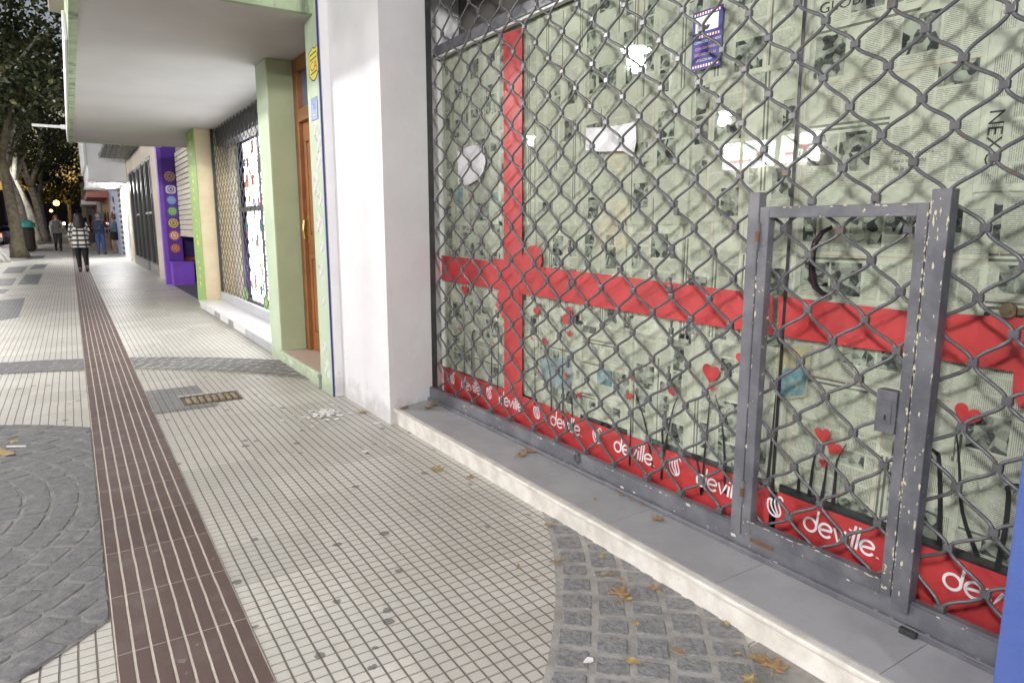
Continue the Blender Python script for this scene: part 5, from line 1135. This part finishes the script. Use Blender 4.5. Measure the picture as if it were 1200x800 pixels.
w4, S4 = person(p.x*k, p.y*k, 1.98, math.pi+.1, 'person in grey cardigan and black trousers walking towards the camera by the trees', walk, [((-.25, .0, 1.15), (-.16, .20, 1.05), (.4, .8, .1)), ((.25, -.02, 1.15), (.24, .05, .92), (0, .2, -1))], {'legs': 'tights', 'coat': 'dark_knit', 'sleeve': 'grey_cloth'}, ('long', 'hair_brown'),
    {'coat': [(.86, .20, .145, 0), (1.0, .195, .14, 0), (1.22, .20, .135, -.01)]+shoulderrow[::-1]})
bpy.context.view_layer.update()
bag(w4, S4, (-.24, .14, 1.0), (.16, .09, .15), 'olive_cloth', 'olive shoulder bag carried by the walker in grey cardigan', [(-.2, .1, 1.14), (-.12, .12, 1.42), (-.10, -.02, 1.48), (-.18, -.1, 1.36), (-.26, .0, 1.12)])

# ================================================================ CARS, ACROSS THE STREET
def car(x, y, paint, label, rearlit):
    t = thing('parked_car', (x, y, -.14), label, 'car', 'cars parked along the kerb'); g0 = -.14
    sec = [(-2.1, .35, .62), (-2.05, .28, .95), (-1.3, .25, 1.02), (-.75, .25, 1.05), (.9, .25, 1.05), (1.7, .25, .98), (2.05, .28, .9), (2.12, .36, .6)]; b = MB(); vs = []
    for s_ in sec:
        for xx_, zz_ in ((-.80, s_[1]), (-.86, .6), (-.82, s_[2]), (.82, s_[2]), (.86, .6), (.80, s_[1])): vs.append((x+xx_, y+s_[0], g0+zz_))
    n = len(sec); fs = [(i*6+k, i*6+(k+1) % 6, (i+1)*6+(k+1) % 6, (i+1)*6+k) for i in range(n-1) for k in range(6)]+[tuple(range(5, -1, -1)), tuple((n-1)*6+k for k in range(6))]; b.add(vs, fs)
    vs = []
    for yy, zz_, w in ((-1.55, 1.0, .78), (-1.05, 1.45, .64), (.35, 1.47, .64), (1.15, 1.02, .78)): vs += [(x-w, y+yy, g0+zz_), (x+w, y+yy, g0+zz_)]
    b.box(x-.62, x+.62, y-1.0, y+.3, g0+1.44, g0+1.50, 0, .03); obj('body', b, paint, t, False)
    b = MB(); b.add(vs, [(0, 1, 3, 2), (2, 3, 5, 4), (4, 5, 7, 6), (0, 2, 4, 6), (1, 7, 5, 3)]); obj('window', b, 'dark_glass', t)
    for sx in (-1, 1):
        for yy in (-1.3, 1.35): b = MB(); b.tube([(x+sx*.70, y+yy, g0+.31), (x+sx*.88, y+yy, g0+.31)], .31, 18); wh = obj('wheel', b, 'rubber', t); b = MB(); b.tube([(x+sx*.875, y+yy, g0+.31), (x+sx*.89, y+yy, g0+.31)], .18, 14); obj('rim', b, 'marble', wh)
        b = MB(); b.box(x+sx*.55, x+sx*.78, y-2.12, y-2.04, g0+.70, g0+.86, 0, .02); obj('tail_lamp', b, 'red_glow' if rearlit else 'red_print', t)
        b = MB(); b.box(x+sx*.55, x+sx*.78, y+2.04, y+2.13, g0+.62, g0+.76, 0, .02); obj('headlight', b, 'marble', t)
    return t
car(-5.3, 57, 'car_paint', 'dark car with lit red tail lamps parked behind the leaning trunk', True)
car(-5.4, 70, 'far_white', 'pale car parked farther along the kerb behind the trunks', True)
car(-5.3, 90, 'far_blue', 'bluish car parked farthest along the kerb', True)
# buildings across the street: dark fronts with a few lit windows and two lit signs
for i, (y0_, y1_, hh, mm, lab) in enumerate(((-6, 12, 9, 'far_grey', 'grey building across the street opposite the shutter'), (12, 34, 7, 'beige_wall', 'beige building with lit signs across the street'), (34, 62, 10, 'far_orange', 'terracotta building across the street behind the trees'), (62, 100, 8, 'far_grey', 'grey building far across the street'), (100, 180, 9, 'far_orange', 'long low building farthest across the street'))):
    h_ = thing('facing_building', (-21, (y0_+y1_)/2, 0), lab, 'building'); b = MB(); b.box(-30, -21, y0_+.02, y1_-.02, -.14, hh); obj('wall', b, mm, h_)
    for k in range(int((y1_-y0_)/5)):
        y_ = y0_+1.2+k*5; b = MB(); b.box(-21.01, -20.985, y_, y_+2.4, .1, 2.8); b.box(-21.01, -20.985, y_+.4, y_+1.8, 4.2, 5.8); obj('window', b, 'warm_win' if (k+i) % 4 == 0 else 'dark_glass', h_)
pv = tag(obj('opposite_pavement', MB().box(-24, -16, -10, 180, -.14, .0), 'concrete'), kind='structure')
for i, (y0_, y1_, z0_, z1_) in enumerate(((17.0, 18.6, 4.0, 5.1), (19.1, 21.6, 3.9, 5.0))):
    s_ = thing('lit_sign', (-20.7, (y0_+y1_)/2, z0_), ['shorter lit white sign box over the street opposite the shutter', 'longer lit white sign box over the street opposite the shutter'][i], 'sign')
    b = MB(); b.box(-20.98, -20.7, y0_, y1_, z0_, z1_); obj('panel', b, 'sign_glow', s_); b = MB(); b.box(-20.70, -20.685, y0_+.3, y0_+.7, z0_+.45, z0_+.65); b.box(-20.70, -20.685, y0_+.9, y1_-.25, z0_+.25, z0_+.38); obj('mark', b, 'sign_pink', s_)
# blue shop sign with yellow marks seen left of the trunks
p = on_y(19, 248, 84); s_ = thing('blue_sign', p, 'blue sign board with yellow marks seen between the tree trunks', 'sign')
b = MB(); b.box(p.x-.9, p.x+1.1, p.y, p.y+.1, p.z-1.0, p.z+1.2); b.tube([(p.x, p.y+.05, -.1), (p.x, p.y+.05, p.z)], .08, 8, 0); obj('board', b, mat('blue_board', (.03, .04, .12), .5), s_)
b = MB(); b.box(p.x-.35, p.x+.25, p.y-.03, p.y-.01, p.z+.15, p.z+.75, 0, .01); b.box(p.x-.25, p.x+.1, p.y-.03, p.y-.01, p.z-.35, p.z+.0, 0, .01); b.box(p.x+.2, p.x+.4, p.y-.03, p.y-.01, p.z-.3, p.z+.1, 0, .01); obj('mark', b, 'yellow_sign', s_)

# ================================================================ LAMPS AND LIGHT
def area(name, loc, size, power, col, parent=None, spread=math.pi, rot=(0, 0, 0)):
    l = bpy.data.lights.new(name, 'AREA'); l.shape = 'DISK'; l.size = size; l.energy = power; l.color = col; l.spread = spread
    o = bpy.data.objects.new(name, l); C.objects.link(o); o.location = loc; o.rotation_euler = rot
    if parent: o.parent = parent; o.location = Vector(loc)-ORG[parent.name]
    return o
def street_lamp(x, y, z, power, label, size=.5):
    t = thing('street_lamp', (x-.9, y, 0), label, 'street lamp', 'white street lamps along the kerb'); b = MB()
    b.tube([(x-.9, y, -.14), (x-.9, y, .8), (x-.9, y, z+.25), (x-.7, y, z+.55), (x-.2, y, z+.45)], [.10, .07, .055, .05, .04], 12); obj('pole', b, 'dark_metal', t, True)
    b = MB(); b.lathe(x, y, [(.06, z+.5), (.26, z+.42), (.36, z+.22), (.36, z+.20), (.30, z+.21)], 20); obj('hood', b, 'dark_metal', t, True)
    b = MB(); b.lathe(x, y, [(.02, z+.135), (.16, z+.145), (.255, z+.17), (.28, z+.205)], 20); obj('lamp_globe', b, 'lamp_glow', t, True)
    l = bpy.data.lights.new('lamp_light', 'POINT'); l.energy = power*1.9; l.color = (1.0, .98, .97); l.shadow_soft_size = .34 if y < 5 else .15
    o = bpy.data.objects.new('lamp_light', l); C.objects.link(o); o.parent = t; o.location = Vector((x, y, z-.04))-ORG[t.name]
LP = [(-3.3, -1.0, 4.2), (-4.0, 9.44, 4.25), (-4.1, 19.9, 4.5), (-4.1, 30.5, 4.5), (-4.1, 41.0, 4.5), (-4.3, 60, 4.7), (-13, 15.1, 4.7), (-13, 26, 5.1), (-13.0, 2.0, 5.6), (-12.0, -9.0, 5.6), (-3.3, -9.5, 4.4)]  # last three are unseen lamps added for fill and side light
LN = ['white street lamp on the kerb nearest the shutter', 'white street lamp on the kerb opposite the green house', 'white street lamp on the kerb opposite the gated shop', 'white street lamp before the first whitewashed tree', 'white street lamp beside the litter bin', 'white street lamp among the far trunks', 'white street lamp over the road mirrored beside the security notice', 'white street lamp over the road mirrored right of the red ribbon', 'added white fill lamp over the road straight opposite the shutter', 'added white fill lamp over the road behind the camera', 'added white fill lamp on the kerb farthest behind the camera']
PW = [360, 360, 110, 110, 120, 130, 400, 280, 420, 600, 620]
for l, n_, w in zip(LP, LN, PW): street_lamp(*l, w, n_)
area('balcony_lamp_light', (1.45, 33.5, 2.97), .6, 110, (.93, .96, 1.0), wb)
area('display_light', (2.5, 9.5, 2.66), .4, 40, (.95, .97, 1), w2)
for i, (px, py, Y_, lab) in enumerate(((66, 238, 110, 'orange lamp among the leaves over the walker'), (60, 247, 125, 'small orange lamp beyond the trunks'), (113, 262, 95, 'orange lamp beside the checked coat woman'), (10, 240, 70, 'orange lamp at the left between the trunks'), (75, 262, 130, 'white gleaming lamp low beyond the walker'))):
    p = on_y(px, py, Y_); t = thing('far_lamp', (p.x, p.y, 0), lab, 'lamp'); b = MB(); b.tube([(p.x, p.y, -.14), (p.x, p.y, p.z)], .05, 6); obj('pole', b, 'dark_metal', t); r = (.36, .2, .2, .16, .2)[i]
    b = MB(); b.lathe(p.x, p.y, [(.02, p.z-r), (r*.75, p.z-r*.65), (r, p.z), (r*.75, p.z+r*.65), (.02, p.z+r)], 14); obj('globe', b, 'orange_glow' if i < 4 else 'head_glow', t, True)

w = bpy.data.worlds.new('World'); sc.world = w; w.use_nodes = True; wt = w.node_tree
bg = wt.nodes['Background']; sky = wt.nodes.new('ShaderNodeTexSky'); sky.sky_type = 'NISHITA'; sky.sun_disc = False; sky.sun_elevation = rad(-3.0); sky.sun_rotation = rad(20)
wt.links.new(sky.outputs[0], bg.inputs[0]); bg.inputs[1].default_value = .9
sun = bpy.data.lights.new('moonlight', 'SUN'); sun.energy = .02; sun.angle = rad(5); sun.color = (.8, .88, 1); so = bpy.data.objects.new('moonlight', sun); C.objects.link(so); so.rotation_euler = (rad(50), 0, rad(-60))
sc.view_settings.view_transform = 'Standard'; sc.view_settings.look = 'None'; sc.view_settings.exposure = EXPO; sc.view_settings.gamma = 1
sc.render.engine = 'CYCLES'; cy = sc.cycles
cy.use_denoising = True; cy.max_bounces = 8; cy.diffuse_bounces = 4; cy.glossy_bounces = 4; cy.transparent_max_bounces = 12; cy.sample_clamp_indirect = 6; cy.caustics_reflective = False; cy.caustics_refractive = False
try: cy.denoiser = 'OPENIMAGEDENOISE'; cy.denoising_input_passes = 'RGB_ALBEDO_NORMAL'
except Exception: pass
